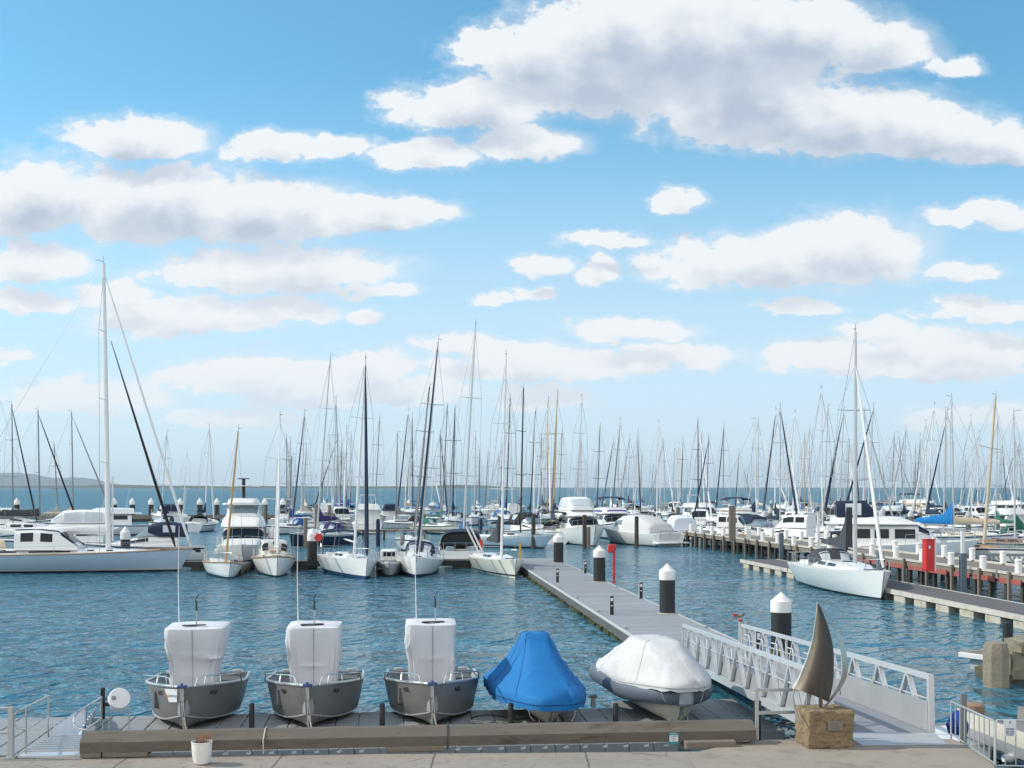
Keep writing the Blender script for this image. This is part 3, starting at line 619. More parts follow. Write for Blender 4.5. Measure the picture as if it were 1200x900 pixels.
# ---- the two inflatables under fitted covers
GEL = mat('rib_hull_cream', (.56, .54, .47), .4, var=.06, scale=1.5, dirt=(.42, .38, .30), dscale=.8); TUBE = mat('rib_tube_slate', (.10, .125, .16), .6, var=.08, scale=2); TUBEL = mat('rib_tube_grey', (.30, .33, .37), .6)
def rib(label, bow, rz, L, B, cover_mat, top, zg, hull_mat, tube_mat, kind):
    o = thing('inflatable_boat', label, 'inflatable boat', bow - Vector((math.cos(rz), math.sin(rz), 0))*(L-.55), rz)
    def half(t): return max(.0, B/2*(1-.10*(1-t))*(1-max(0, (t-.45)/.55)**2.4)**.6) if t < 1 else 0.0
    def zr(t): return zg + (.10 if kind == 'white' else .06)*smoothstep(t, .55, 1)
    rings = []
    for i in range(25):
        t = i/24; w_ = max(.015, half(t)-.12*(1-t**4)); e = max(0, (t-.7)/.3)**2; x = L*t
        w_ = w_*(.92); zc = lerp(.28, .42, t**2)
        pts = [(x-.08*e, w_, zr(t)), (x-.25*e, w_*.88, zc), (x-.27*e, w_*.84, zc-.03), (x-.42*e, w_*.42, lerp(zc, .0, .58)), (x-.55*e, 0, .04*e)]
        rings.append(pts+[(p[0], -p[1], p[2]) for p in pts[-2::-1]])
    hu = MB().loft(rings, cap=(True, False)).build('hull', hull_mat, o, smooth_ang=30)
    MB().tube([(L-.56, 0, .03), (L-.28, 0, .3), (L-.1, 0, .5)], .02, 6).build('keel_strip', GREYC, hu)
    pts = [(L*i/30*(.985 if kind == 'white' else .94), half(i/30)-.02, zr(i/30)) for i in range(31)]
    path = [Vector(p) for p in pts] + [Vector((p[0], -p[1], p[2])) for p in pts[::-1]]
    tb = MB().tube(path, [.24 if kind == 'white' else .19]*len(path), 16).build('inflatable_tube', tube_mat, o, smooth_ang=60)
    # rub strake along the tube
    MB().tube([Vector((p.x*1.0+.02, p.y*(1+.19/max(.35, abs(p.y)))if abs(p.y) > .3 else p.y, p.z-.015)) for p in path if abs(p.y) > .3], .035, 6).build('rub_strake', TUBEL if kind == 'white' else GREYC, o)
    if kind == 'white':
        for f in (.42, .55, .68, .80, .90):
            for s in (1, -1):
                MB().lathe([(.0, 0), (.035, .005), (.03, .03), (.012, .04)], c=(L*f, s*(half(f)+.155), zr(f)+.04), n=8, M=Matrix.Rotation(R(-90*s), 3, 'X')).build('lashing_eye', PLASW, tb)
        MB().box((L-.02, 0, zr(1)-.02), (.46, .30, .42), bev=.1).build('bow_patch', TUBEL, tb)
    # cover
    rings = []; NQ = 72
    def outline(q):
        a = 2*math.pi*q/NQ
        if math.cos(a) >= 0 or True:
            x = L*(.5+.5*math.cos(a)); t = max(0, min(.998, x/L)); s = 1 if math.sin(a) >= 0 else -1
            w_ = half(t)+(.17 if kind == 'white' else .25); 
            if t < .12: w_ *= (t/.12)**.35 if t > 0 else 0
            X = x + (.25 if kind == 'white' else .36)*smoothstep(t, .8, 1); return Vector((X, s*w_, zr(t)+(.17 if kind == 'white' else .0)))
    NL = 26
    for i in range(NL+1):
        f = i/NL; ring_ = []
        for q in range(NQ):
            p = outline(q); a = 2*math.pi*q/NQ
            ex = .5
            tx = top['x'] + top['l']*(abs(math.cos(a))**ex)*(1 if math.cos(a) > 0 else -1); ty = top['w']*(abs(math.sin(a))**ex)*(1 if math.sin(a) > 0 else -1)
            fr_ = f**top['pow']
            s_ = smoothstep(f, 0, .16)*top['roll']
            r_ = max(0, (f-.10)/.90); r_ = r_**top['cv']
            X = lerp(p.x, tx, r_); Y = lerp(p.y, ty, r_)
            z = p.z - top['drop']*(1-smoothstep(f, 0, .1)) + s_ + (top['h']-p.z-top['roll'])*(max(0, (f-.10)/.90)**top['hp'])
            rd = 1-abs(2*mn.noise((X*1.3+Y*.8, Y*1.5-z*.6, z*.9+top['seed']*3))); wr = (.05*max(0, rd)**8 - .012 + .03*mn.noise((X*1.1+3, Y*1.1, z*1.3+top['seed'])) + .009*mn.noise((X*3.2, Y*3.2, z*1.2+top['seed'])) + .016*math.sin(a*26+z*3+4*mn.noise((a*2, z, 1)))*(1-r_)*min(1, f*8))*min(1, (1-f)*5)
            d_ = Vector((X-tx*.6-L*.2, Y, .3)); d_.normalize(); pp = Vector((X, Y, z))+d_*wr
            if f < .02: pp.z += .02*math.sin(a*19)
            ring_.append(pp)
        rings.append(ring_)
    base = rings[-1]; cx = sum((p.x for p in base))/NQ; cy = sum((p.y for p in base))/NQ
    for sc, dz_ in ((.9, .03), (.5, .045), (.15, .05)):
        rings.append([Vector((cx+(p.x-cx)*sc, cy+(p.y-cy)*sc, p.z+dz_+.03*mn.noise((p.x*3, p.y*3*sc, 8)))) for p in base])
    cvo = MB().loft(rings, closed=True, cap=(False, True)).build('boat_cover', cover_mat, o, smooth_ang=80)
    sm_ = mat('seam_'+kind, (.002, .06, .22) if kind == 'blue' else (.36, .37, .38), .8)
    for q_ in ((8, 19, 53, 64) if kind == 'blue' else (10, 24, 48, 62)):
        MB().tube([r[q_]*1.0 for r in rings[2:-1]], .009, 5).build('cover_seam', sm_, cvo)
    MB().tube([p_+Vector((0, 0, .035)) for p_ in rings[1]]+[rings[1][0]+Vector((0, 0, .035))], .012, 5).build('hem_cord', sm_, cvo)
    for q_ in range(3, NQ, 8):
        a_ = rings[0][q_]; MB().tube([a_, Vector((a_.x, a_.y*.93, a_.z-.13)), Vector((a_.x, a_.y*.80, a_.z-.22))], .006, 4).build('tie_cord', ROPE, cvo)
    MB().tube([(L-.30, .08, .45), (L-.26, .16, .2), (L-.36, .14, .01)], .009, 5).tube([(L-.34, -.12, .45), (L-.40, -.22, .22), (L-.46, -.24, .01)], .009, 5).build('tie_rope', ROPE, o)
    return o
BCOV = mat('rib_cover_blue', (.003, .15, .42), .85, var=.12, scale=1.2, stretch=(1.5, 1.5, .4), bump=.010, bscale=5); WCOV = mat('rib_cover_white', (.56, .565, .575), .8, var=.05, scale=1.2, stretch=(.5, 1.6, .5), bump=.008, bscale=5, dirt=(.44, .435, .42), dscale=.9)
rib('small inflatable boat under a tall bright blue fitted cover on the cube dock', W(643, 851, DZ), R(-90)+R(9), 4.1, 1.66, BCOV, dict(x=1.85, l=.30, w=.31, h=1.80, pow=1, roll=.14, cv=.66, hp=1.03, drop=.17, seed=2), .60, GEL, TUBE, 'blue')
rib('cream hulled inflatable boat with slate tubes under a white fitted cover on the cube dock', W(793, 851, DZ), R(-90)+R(10), 4.3, 1.85, WCOV, dict(x=2.05, l=.85, w=.46, h=1.66, pow=1, roll=.09, cv=1.0, hp=.94, drop=.06, seed=9), .66, GEL, TUBE, 'white')

# ---- long floating walkway
wl = lambda D: .70-.091*(D-79.2)
wmn = bpy.data.materials.new('walkway_grating'); wmn.use_nodes = True; n = wmn.node_tree; b = n.nodes['Principled BSDF']; b.inputs['Roughness'].default_value = .75
t = mk(n, 'ShaderNodeTexCoord'); sx = mk(n, 'ShaderNodeSeparateXYZ'); n.links.new(t.outputs['Object'], sx.inputs[0])
pl = mth(n, 'FRACT', mth(n, 'MULTIPLY', sx.outputs[1], .83)); ln_ = mth(n, 'LESS_THAN', pl, .03)
pid = mth(n, 'FLOOR', mth(n, 'MULTIPLY', sx.outputs[1], .83)); wn = mk(n, 'ShaderNodeTexWhiteNoise', noise_dimensions='1D'); n.links.new(pid, wn.inputs['W'])
tone = mth(n, 'ADD', mth(n, 'MULTIPLY', wn.outputs[0], .35), mth(n, 'MULTIPLY', noise(n, t.outputs['Object'], .8, 6, .65), .65))
c = mixc(n, tone, (.205, .215, .235), (.345, .355, .375)); c = mixc(n, mth(n, 'MULTIPLY', ln_, .7), c, (.09, .09, .10)); c = mixc(n, mth(n, 'MULTIPLY', smooth(n, noise(n, t.outputs['Object'], 1.6, 6, .7), .60, .70), .45), c, (.13, .13, .125)); c = mixc(n, mth(n, 'MULTIPLY', smooth(n, noise(n, t.outputs['Object'], 7, 3, .6), .69, .72), .6), c, (.5, .5, .48)); n.links.new(c, b.inputs['Base Color'])
bp = mk(n, 'ShaderNodeBump'); bp.inputs['Distance'].default_value = .004; n.links.new(mth(n, 'SINE', mth(n, 'MULTIPLY', sx.outputs[0], 80)), bp.inputs['Height']); n.links.new(bp.outputs[0], b.inputs['Normal'])
Dn, Df = 35.6, 88.6; WW = 3.2
wo = thing('floating_walkway', 'long grey floating walkway with white capped piles running out from the gangway', 'walkway', (wl(Dn), Dn, 0), math.atan(.091))
LW = (Df-Dn)*math.sqrt(1+.091**2)
MB().box((WW/2, LW/2, .465), (WW-.16, LW, .07)).build('deck', wmn, wo, smooth_ang=0)
for x in (.04, WW-.04):
    MB().box((x, LW/2, .46), (.08, LW+.02, .10), bev=.015).build('edge_trim', mat('walkway_edge', (.44, .45, .45), .6, var=.08, scale=1), wo)
    MB().box((x+(.02 if x < 1 else -.02), LW/2, .25), (.07, LW, .32)).build('fender_board', mat('fender_grey', (.085, .09, .095), .8, var=.2, scale=.7, dirt=(.13, .13, .12)), wo, smooth_ang=0)
mb = MB()
for k in range(int(LW/3)):
    mb.box((WW/2, 1.5+k*3, .06), (WW-.3, 2.7, .5))
mb.build('float', mat('float_concrete_dark', (.10, .10, .095), .9), wo, smooth_ang=0)
MB().box((WW/2, -.03, .36), (WW, .06, .26)).build('end_board', CONCL, wo, smooth_ang=0)
for k in range(9):
    for x_ in (.16, WW-.16):
        MB().box((x_, 3+k*6.1, .53), (.06, .16, .05), bev=.01).box((x_, 3+k*6.1, .575), (.05, .34, .035), bev=.012).build('cleat', GALV, wo)
mb = MB()
for k in range(260):
    y = rnd.random()*LW; mb.box((-.005-.01*rnd.random(), y, .03+.05*rnd.random()), (.03+.05*rnd.random(), .05+.4*rnd.random(), .04+.12*rnd.random()), rz=rnd.random()-.5)
mb.build('weed_fringe', WEED, wo, smooth_ang=0, clean=False)['kind'] = 'stuff'
# piles of the walkway
def pile(px, py, z, label, r, h, cap_h, group, ring=True):
    o = thing('mooring_pile', label, 'pile', W(px, py, z), 0, group)
    MB().lathe([(r, -z-.6), (r, h-cap_h)], n=24).build('sleeve', PILEB, o)
    if not ring: MB().lathe([(r*1.015, -.3), (r*1.03, .12), (r*1.012, .34), (r*1.0, .36)], n=24).build('weed_band', WEED, o)
    MB().lathe([(r*1.05, h-cap_h), (r*1.06, h-cap_h*.97), (r*1.05, h-cap_h*.45), (r*.99, h-cap_h*.42), (r*.05, h)], n=24).build('cap', CAPW, o)
    if ring: MB().lathe([(r*1.3, -.09), (r*1.3, .022), (r*1.02, .028)], n=24).build('pile_guide', CONCL, o)
    return o
G4 = 'white capped piles along the floating walkway'
pile(654.5, 659.3, .5, 'white capped black pile at the far end of the floating walkway', .33, 1.98, .63, G4)
pile(702.5, 681.6, .5, 'white capped black pile beside the red lifebuoy post', .32, 1.92, .63, G4)
pile(782, 718.6, .5, 'white capped black pile standing alone on the middle of the walkway edge', .31, 1.97, .64, G4)
pile(915.5, 771, .0, 'white capped black pile beside the aluminium gangway, nearest of its row', .325, 2.12, .64, G4, ring=False)
# service pedestals
G5 = 'slim service pedestals on the floating walkway'
pp = None
for px, py, lab in ((653.2, 682.6, 'slim black service pedestal nearest the far end of the walkway'), (685.8, 672, 'slim black service pedestal left of the red lifebuoy post'), (751, 701.6, 'slim black service pedestal left of the lone middle pile'), (716.8, 720.4, 'slim black service pedestal on the left side of the walkway above the white covered inflatable'), (888.5, 768, 'slim black service pedestal behind the gangway truss beside the nearest pile')):
    if pp is None:
        pp = thing('service_pedestal', lab, 'pedestal', W(px, py, .5), RZC, G5)
        MB().box((0, 0, .37), (.15, .12, .74), bev=.015).build('body', BLK, pp); MB().box((-.079, .0, .37), (.014, .10, .70)).build('side_strip', ALU, pp, smooth_ang=0)
        MB().box((0, -.062, .60), (.10, .012, .13), bev=.004).build('socket_panel', PLASW, pp); MB().box((0, -.062, .36), (.06, .012, .05), bev=.004).build('label_plate', PLASW, pp); MB().box((0, 0, .75), (.17, .14, .03), bev=.008).build('lid', ALU, pp)
    else: copy_tree(pp, W(px, py, .5), lab)
# lifebuoy post
lb = thing('lifebuoy_post', 'bright red lifebuoy box on a red post beside the walkway pile', 'lifebuoy post', W(719.5, 683.3, .5), RZC)
MB().box((0, 0, .95), (.12, .10, 1.9), bev=.01).build('post', REDP, lb)
MB().box((-.19, -.1, 1.80), (.30, .22, .42), bev=.07).build('lifebuoy_case', REDP, lb)
MB().box((.02, -.02, 1.86), (.18, .12, .34), bev=.02).build('back_board', REDP, lb); MB().box((0, 0, .02), (.2, .2, .04)).build('base_plate', REDP, lb)
# hydrant
hy = thing('fire_hydrant', 'steel standpipe hydrant with red collar beside the gangway top', 'hydrant', W(867.5, 757, .5))
MB().lathe([(.075, 0), (.06, .02), (.055, .82), (.075, .83), (.075, .9)], n=14).build('standpipe', GALV, hy); MB().lathe([(.08, .78), (.08, .84)], n=14).build('collar', REDP, hy)
MB().tube([(-.17, -.05, .97), (-.1, 0, .96), (0, 0, .93), (.08, 0, .98), (.1, 0, 1.05)], .042, 8).build('outlet', mat('brass', (.25, .18, .12), .4, .6), hy); MB().lathe([(.05, -.03), (.05, .03)], c=(-.19, -.07, .97), n=12, M=RXm).build('outlet_cap', REDP, hy)
tag(MB().box((0, 0, .36), (.09, .09, .72), bev=.01).build('fender_post', GALV, loc=W(874.5, 755, .5)), 'plain grey steel post right beside the standpipe hydrant', 'post')

# ---- aluminium truss gangway
g0 = Vector((6.27, 21.4, 1.34)); g1 = Vector((5.83, 36.6, .56))
gv = g1-g0; GL = gv.length; gy = gv.normalized(); gxv = gy.cross(Vector((0, 0, 1))).normalized(); gz = gxv.cross(gy)
gw = thing('gangway', 'aluminium truss gangway sloping from the quay down to the floating walkway', 'gangway', g0)
gw.rotation_euler = Matrix((gxv, gy, gz)).transposed().to_euler()
GW = .86; GH = .93
MB().box((0, GL/2, -.02), (GW*2-.1, GL, .05)).build('deck', mat('gangway_deck', (.25, .265, .30), .75, var=.1, scale=1.5, bump=.003, bscale=60), gw, smooth_ang=0)
NP = 9
for s in (-1, 1):
    x = s*GW
    tr = MB().bar((x, -.0, GH), (x, GL, GH), .09, .085).build('top_chord', ALUW, gw, smooth_ang=0)
    MB().bar((x, -.0, -.06), (x, GL, -.06), .09, .16).build('bottom_chord', ALUW, gw, smooth_ang=0)
    MB().tube([(x-s*.01, .05, .55), (x-s*.01, GL, .55)], .016, 6).build('mid_rail', ALUW, gw)
    for y in (.045, GL-.045): MB().box((x, y, GH/2-.02), (.095, .095, GH-.02)).build('end_post', ALUW, gw, smooth_ang=0)
    for k in range(NP):
        y0 = .35+(GL-.7)*k/NP; y2 = .35+(GL-.7)*(k+1)/NP; y1 = (y0+y2)/2
        for (a, c_, dx) in ((y0+.06, y1-.03, .0), (y2-.06, y1+.03, .0)):
            MB().bar((x, a, .02), (x, c_, GH-.04), .08, .065).build('web_brace', ALUW, gw, smooth_ang=0)
        if k % 3 == 2: MB().box((x, y2, GH/2), (.05, .05, GH-.1)).build('upright', ALUW, gw, smooth_ang=0)
        if k > 2: MB().tube([(x-s*.12, y1-.35, .10), (x-s*.12, y1-.35, .66), (x-s*.12, y1-.28, .72), (x-s*.12, y1+.25, .72)], .018, 6).build('inner_handrail', ALUW, gw)
    MB().box((x-s*.055, 2.6, .27), (.012, 5.1, .50)).build('kick_plate', mat('kick_plate', (.44, .45, .46), .45, .4, var=.1, scale=2), gw, smooth_ang=0)
    MB().box((x-s*.055, 9.7, .20), (.012, 8.9, .34)).build('kick_plate', mat('kick_plate', (.44, .45, .46), .45, .4), gw, smooth_ang=0)
fl = [W(985, 858, 1.345)-Vector((0, 0, 0)), W(1095, 858.5, 1.345), W(1110, 872, 1.325), W(1010, 873, 1.325)]
o = MB().loft([fl, [p-Vector((0, 0, .02)) for p in fl]], closed=True).build('flap_plate', mat('tread_plate', (.50, .51, .52), .45, .4, var=.08, scale=3, bump=.004, bscale=45), smooth_ang=0)
tag(o, 'ribbed aluminium transition plate lying on the quay at the foot of the gangway', 'ramp plate')

# ---- guard rail, stone block and sail sculpture
o = thing('guard_rail', 'galvanised two-bar guard rail at the quay edge left of the stone block', 'railing', (0, 0, 0))
pa = W(887, 866.5, 1.318); pb = W(947, 865, 1.318)
for p in (pa, pb): MB().box(p+Vector((0, 0, .42)), (.055, .055, .84)).build('post', GALV, o, smooth_ang=0)
for z in (.815, .44): MB().bar(pa+Vector((0, 0, z)), pb+Vector((0, 0, z)), .05, .05).build('rail', GALV, o, smooth_ang=0)
tag(MB().lathe([(.07, -1.6), (.07, .72), (.05, .73)], n=14).build('dock_pile', PILEB, loc=W(892, 866, 1.318)+Vector((0, .35, -.15))), 'thin black pile standing behind the guard rail at the quay edge', 'pile')
sb = W(974, 877.5, 1.318); rzs = R(6)
stn = thing('stone_block', 'rough tan stone block carrying the steel sail sculpture', 'stone plinth', sb, rzs)
smt = mat('sandstone', (.25, .185, .11), .95, var=.4, scale=4.5, bump=.05, bscale=9, dirt=(.05, .043, .033), dscale=3.6)
bm = bmesh.new(); bmesh.ops.create_grid(bm, x_segments=1, y_segments=1, size=.5); bm.free()
mb = MB(); NX = 44
def stone_pt(x, y, z):
    p = Vector((x, y, z)); d = .020*mn.noise(p*3.1)+.018*mn.noise(p*8)+.014*mn.noise(p*21); ed = sorted((min(abs(x-X0), abs(x-X1)), min(abs(y-Y0), abs(y-Y1)), min(abs(z-Z0), abs(z-Z1)))); d -= .020*max(0, 1-ed[1]/.04)*(1 if ed[0] < .001 else 0)*(.6+.8*abs(mn.noise(p*6))); k = Vector((x*1.2, (y-.33)*1.2, (z-.3)*1.2)).normalized()
    return p+k*d
X0, X1, Y0, Y1, Z0, Z1 = -.375, .385, 0, .66, -.01, .60
def face(f):
    pts = [[stone_pt(*f(i/NX, j/NX)) for i in range(NX+1)] for j in range(NX+1)]
    i0 = len(mb.v); mb.v += [p for r in pts for p in r]
    for j in range(NX):
        for i in range(NX): a = i0+j*(NX+1)+i; mb.f.append((a, a+1, a+NX+2, a+NX+1)); mb.m.append(0)
face(lambda a, c_: (lerp(X0, X1, a), Y0, lerp(Z0, Z1, c_))); face(lambda a, c_: (lerp(X0, X1, a), Y1, lerp(Z0, Z1, c_)))
face(lambda a, c_: (X0, lerp(Y0, Y1, a), lerp(Z0, Z1, c_))); face(lambda a, c_: (X1, lerp(Y0, Y1, a), lerp(Z0, Z1, c_))); face(lambda a, c_: (lerp(X0, X1, a), lerp(Y0, Y1, c_), Z1))
mb.build('block', smt, stn, smooth_ang=50)
pq = MB().box((.06, -.028, .37), (.25, .014, .15), bev=.006).build('plaque', mat('plaque_metal', (.22, .20, .17), .5, .3), stn)
for k in range(4): MB().box((.06, -.0365, .415-.03*k), (.17-.03*(k % 2), .003, .008)).build('plaque_line', mat('plaque_text', (.10, .09, .08), .6), pq, smooth_ang=0)
Ds = sb.y+.36
SS = mat('sculpture_steel', (.12, .10, .08), .5, .5, var=.35, scale=2.5, stretch=(3, 3, .4)); SSL = mat('sculpture_edge', (.46, .45, .42), .42, .8)
scp = thing('sail_sculpture', 'stainless steel sail shaped sculpture with curved band standing on the stone block', 'sculpture', PD(972, 829, Ds))
def SP(px, py, dd=0.0): return PD(px, py, Ds+dd)-scp.location
Lft = [(957.8, 705.6), (956.6, 721), (954, 739), (951.5, 753), (947, 768), (941, 784), (935, 798), (929.5, 807)]
Rgt = [(958.6, 706), (964, 717), (970, 733), (974, 747), (976.7, 762), (977.2, 783), (975.8, 803), (971, 823)]
def crv(P_, f):
    k = f*(len(P_)-1); i = min(len(P_)-2, int(k)); u_ = k-i
    p0, p1, p2, p3 = P_[max(0, i-1)], P_[i], P_[i+1], P_[min(len(P_)-1, i+2)]
    return tuple(.5*(2*p1[c]+(p2[c]-p0[c])*u_+(2*p0[c]-5*p1[c]+4*p2[c]-p3[c])*u_*u_+(3*p1[c]-p0[c]-3*p2[c]+p3[c])*u_**3) for c in (0, 1))
rings = []
for i in range(33):
    f = i/32; a, c_ = crv(Lft, f), crv(Rgt, f); ring = []
    for q in range(17):
        s_ = q/16; px, py = lerp(a[0], c_[0], s_), lerp(a[1], c_[1], s_)+ (0 if i < 32 else -1.2*math.sin(math.pi*s_))
        wdt = abs(c_[0]-a[0])/72
        dd = -.30*wdt*math.sin(math.pi*min(1, s_*1.35)) + (.35*wdt*max(0, s_-.70)/.30)
        ring.append(SP(px, py, dd))
    rings.append(ring)
fr2 = [[p+Vector((0, .008, 0)) for p in r] for r in rings]
MB().loft(rings, cap=(False, False)).loft(fr2, cap=(False, False)).build('sail', SS, scp, smooth_ang=70)
MB().tube([SP(*crv(Lft, i/24)) for i in range(25)], .011, 6).build('luff_edge', SSL, scp)
Bo = [(958.8, 705.3), (968, 716), (977, 729), (986, 746), (992, 765), (994, 779), (992, 794), (985, 807), (976, 819), (965.5, 830.5)]
Bi = [(958.4, 706.6), (966, 717.5), (974, 731), (981, 747), (986, 765), (987.5, 779), (986.5, 793), (981, 806), (974, 817), (965, 829.5)]
rings = []
for i in range(41):
    f = i/40; a, c_ = crv(Bo, f), crv(Bi, f); w_ = .02+.10*math.sin(math.pi*f)
    rings.append([SP(*a, -w_*.2), SP(*c_, -w_), SP(c_[0]-.3, c_[1], -w_+.012), SP(a[0]-.3, a[1], -w_*.2+.012)])
MB().loft(rings, closed=True).build('curved_band', SSL, scp, smooth_ang=50)
MB().tube([SP(931, 805), SP(929.5, 818), SP(931.5, 831), SP(937, 846, -.45)], .013, 6).tube([SP(932, 806), SP(935, 818, -.1), SP(934, 828, -.2)], .008, 6).build('support_rod', SSL, scp)
MB().box(SP(961.5, 824)+Vector((0, 0, .0)), (.05, .04, .22)).build('foot_post', SS, scp, smooth_ang=0)

# ---- right-hand corner: fence, sign, dinghies, old wharf
fc = thing('barrier_fence', 'galvanised upright-bar fence panel sloping along the right edge of the quay', 'fence', (0, 0, 0))
fa, fb = W(1114.5, 864.5, 1.3), W(1165.5, 897, 1.3); fat, fbt = PD(1114.5, 822, fa.y), PD(1165.5, 845, fb.y)
MB().tube([fat, fbt, fbt+Vector((.01, -.01, -.05))], .015, 8).build('top_rail', GALV, fc); MB().tube([fa+Vector((0, 0, .07)), fb+Vector((0, 0, .03))], .013, 8).build('bottom_rail', GALV, fc)
for k in range(10):
    f = k/9; MB().tube([fa.lerp(fb, f)+Vector((0, 0, -.05 if k in (0, 9) else .05)), fat.lerp(fbt, f)], .016 if k in (0, 9) else .010, 6).build('bar', GALV, fc)
f2 = thing('barrier_fence', 'galvanised fence panel with a white notice hung on it at the right edge', 'fence', (0, 0, 0))
Dq = fb.y-.02; q0 = PD(1167, 843.5, Dq); q1 = PD(1225, 844.5, Dq)
MB().tube([PD(1166.5, 897, Dq), PD(1166.5, 848, Dq), PD(1168.5, 843.8, Dq), q1], .015, 8).build('top_rail', GALV, f2); MB().tube([PD(1167, 897, Dq), PD(1225, 898.5, Dq)], .013, 8).build('bottom_rail', GALV, f2)
for k in range(5): MB().tube([PD(1178+12.4*k, 844, Dq), PD(1178+12.4*k, 898, Dq)], .010, 6).build('bar', GALV, f2)
s2 = thing('notice_sign', 'white notice with blue writing hung on the fence at the right edge', 'sign', PD(1183.5, 853, Dq-.03))
MB().box((0, 0, 0), (.185, .008, .255), bev=.003).build('sign_board', PLASW, s2)
IB = mat('ink_blue', (.05, .12, .3), .6)
text('DANGER', .032, IB, s2, Matrix.Translation((0, -.006, -.015)) @ MRX)
for k, s_ in enumerate(('KEEP CLEAR', 'NO ACCESS', 'TO RAMP')): text(s_, .024, IB, s2, Matrix.Translation((0, -.006, -.05-.028*k)) @ MRX)
MB().quad([(-.012, -.006, .07), (.014, -.006, .07), (.01, -.006, .1), (-.004, -.006, .1)]).build('emblem', IB, s2, smooth_ang=0)
# dinghy on a trailer below the fence
dg = thing('work_dinghy', 'pale flat sided dinghy with brown box at its stern behind the fence', 'dinghy', (9.95, 26.3, .30), R(-83))
rings = []
for i in range(15):
    t_ = i/14; w_ = .72*(1-max(0, (t_-.6)/.4)**2*.7); x = 5.2*t_
    rings.append([(x, w_, .62), (x, w_-.02, .30), (x, w_-.14, .04), (x, -w_+.14, .04), (x, -w_+.02, .30), (x, -w_, .62), (x, -w_+.1, .62), (x, -w_+.12, .35), (x, w_-.12, .35), (x, w_-.1, .62)])
MB().loft(rings, mi=[0, 1, 1, 1, 0, 2, 2, 2, 2, 2], closed=True).build('hull', [CREAM, GREYH, mat('dinghy_grey_deck', (.22, .21, .20), .8)], dg, smooth_ang=30)
MB().box((.15, -.40, .62), (.36, .30, .26), bev=.05).build('engine_box', mat('faded_brown', (.25, .17, .12), .8, var=.25), dg)
tr = thing('boat_trailer', 'blue galvanised boat trailer with white roller under the pale dinghy', 'trailer', (9.95, 26.3, 0.1), R(-83))
for y in (-.55, .55): MB().bar((-.2, y, .12), (6.2, y, .16), .08, .1).build('frame_rail', mat('trailer_blue', (.10, .16, .24), .5, .3), tr, smooth_ang=0)
for x in (.4, 2.6, 4.6): MB().bar((x, -.6, .14), (x, .6, .14), .08, .07).build('cross_member', GALV, tr, smooth_ang=0)
for x in (4.0, 2.0): MB().lathe([(.07, -.12), (.09, 0), (.07, .12)], c=(x, -.66, .2), n=12, M=Matrix.Rotation(R(90), 3, 'X')).build('roller', PLASW, tr)
ob = thing('small_tender', 'small dark tender with black outboard motor tied beside the fence', 'dinghy', (9.0, 27.4, 0), R(-80))
rings = [[(x, w_, .38), (x, w_-.05, .1), (x, 0, -.05), (x, -w_+.05, .1), (x, -w_, .38)] for x, w_ in ((0, .55), (.8, .6), (1.6, .55), (2.2, .34), (2.5, .06))]
MB().loft(rings, cap=(True, True)).build('hull', GREYH, ob); MB().box((1.0, 0, .30), (2.0, .9, .04)).build('deck', PLASW, ob, smooth_ang=0)
MB().box((1.7, .3, .62), (.26, .28, .38), bev=.08).box((1.7, .3, .3), (.12, .12, .5), bev=.03).build('outboard_motor', BLK, ob)
tag(MB().lathe([(.0, 0), (.16, .02), (.2, .16), (.13, .34), (.04, .42), (.0, .44)], n=14).build('cable_bundle', mat('bright_blue_rope', (.01, .06, .30), .8, bump=.03, bscale=20), loc=W(1119, 865, 1.1)+Vector((.12, .2, .02))), 'bright blue bundle on the edge left of the fence', 'bundle')
MBp = MB().box((0, 0, .4), (.09, .07, 1.0)).build('fence_post', ALUD, loc=W(1127, 872, 1.2)+Vector((.12, .25, -.1))); tag(MBp, 'short grey steel post standing behind the sloping fence panel', 'post')

OLD = mat('old_wharf_concrete', (.25, .22, .165), .95, var=.25, scale=1.8, bump=.03, bscale=8, dirt=(.07, .065, .05), dscale=1.3)
def rough_block(name, m, parent, c, d, amp=.05, k=16, rz=0.0):
    bm = bmesh.new(); bmesh.ops.create_cube(bm, size=1); bmesh.ops.subdivide_edges(bm, edges=bm.edges[:], cuts=k, use_grid_fill=True)
    me = bpy.data.meshes.new(name)
    for v_ in bm.verts:
        q = Vector((v_.co.x*d[0], v_.co.y*d[1], v_.co.z*d[2])); w_ = q+Vector(c); ne = sum(1 for a in v_.co if abs(abs(a)-.5) < .001)
        nr = Vector([(1 if a > 0 else -1) if abs(abs(a)-.5) < .001 else 0 for a in v_.co])
        v_.co = Matrix.Rotation(rz, 3, 'Z') @ (q + nr*(amp*(mn.noise(w_*1.7)+.6*mn.noise(w_*4.3)) - (amp*.8 if ne > 1 else 0))) + Vector(c)
    bm.to_mesh(me); bm.free(); me.materials.append(m); me.polygons.foreach_set('use_smooth', [True]*len(me.polygons)); me.set_sharp_from_angle(angle=R(40))
    o = bpy.data.objects.new(name, me); COL.objects.link(o); o.parent = parent; return o
ow = thing('old_wharf', 'weathered tan concrete wharf end at the right edge of the photo', 'wharf', W(1162, 806, 0), RZC)
MB().lathe([(.36, -.6), (.36, 1.0), (.30, 1.22), (.12, 1.26)], c=(.2, .15, 0), n=8).build('fender_pile', OLD, ow, smooth_ang=20)
MB().lathe([(.035, 0), (.035, .05)], c=(.2, .15, .7), n=8).build('bolt_band', ALUD, ow); rough_block('deck_slab', OLD, ow, (2.75, .95, 1.03), (3.4, 1.2, .36), .07)
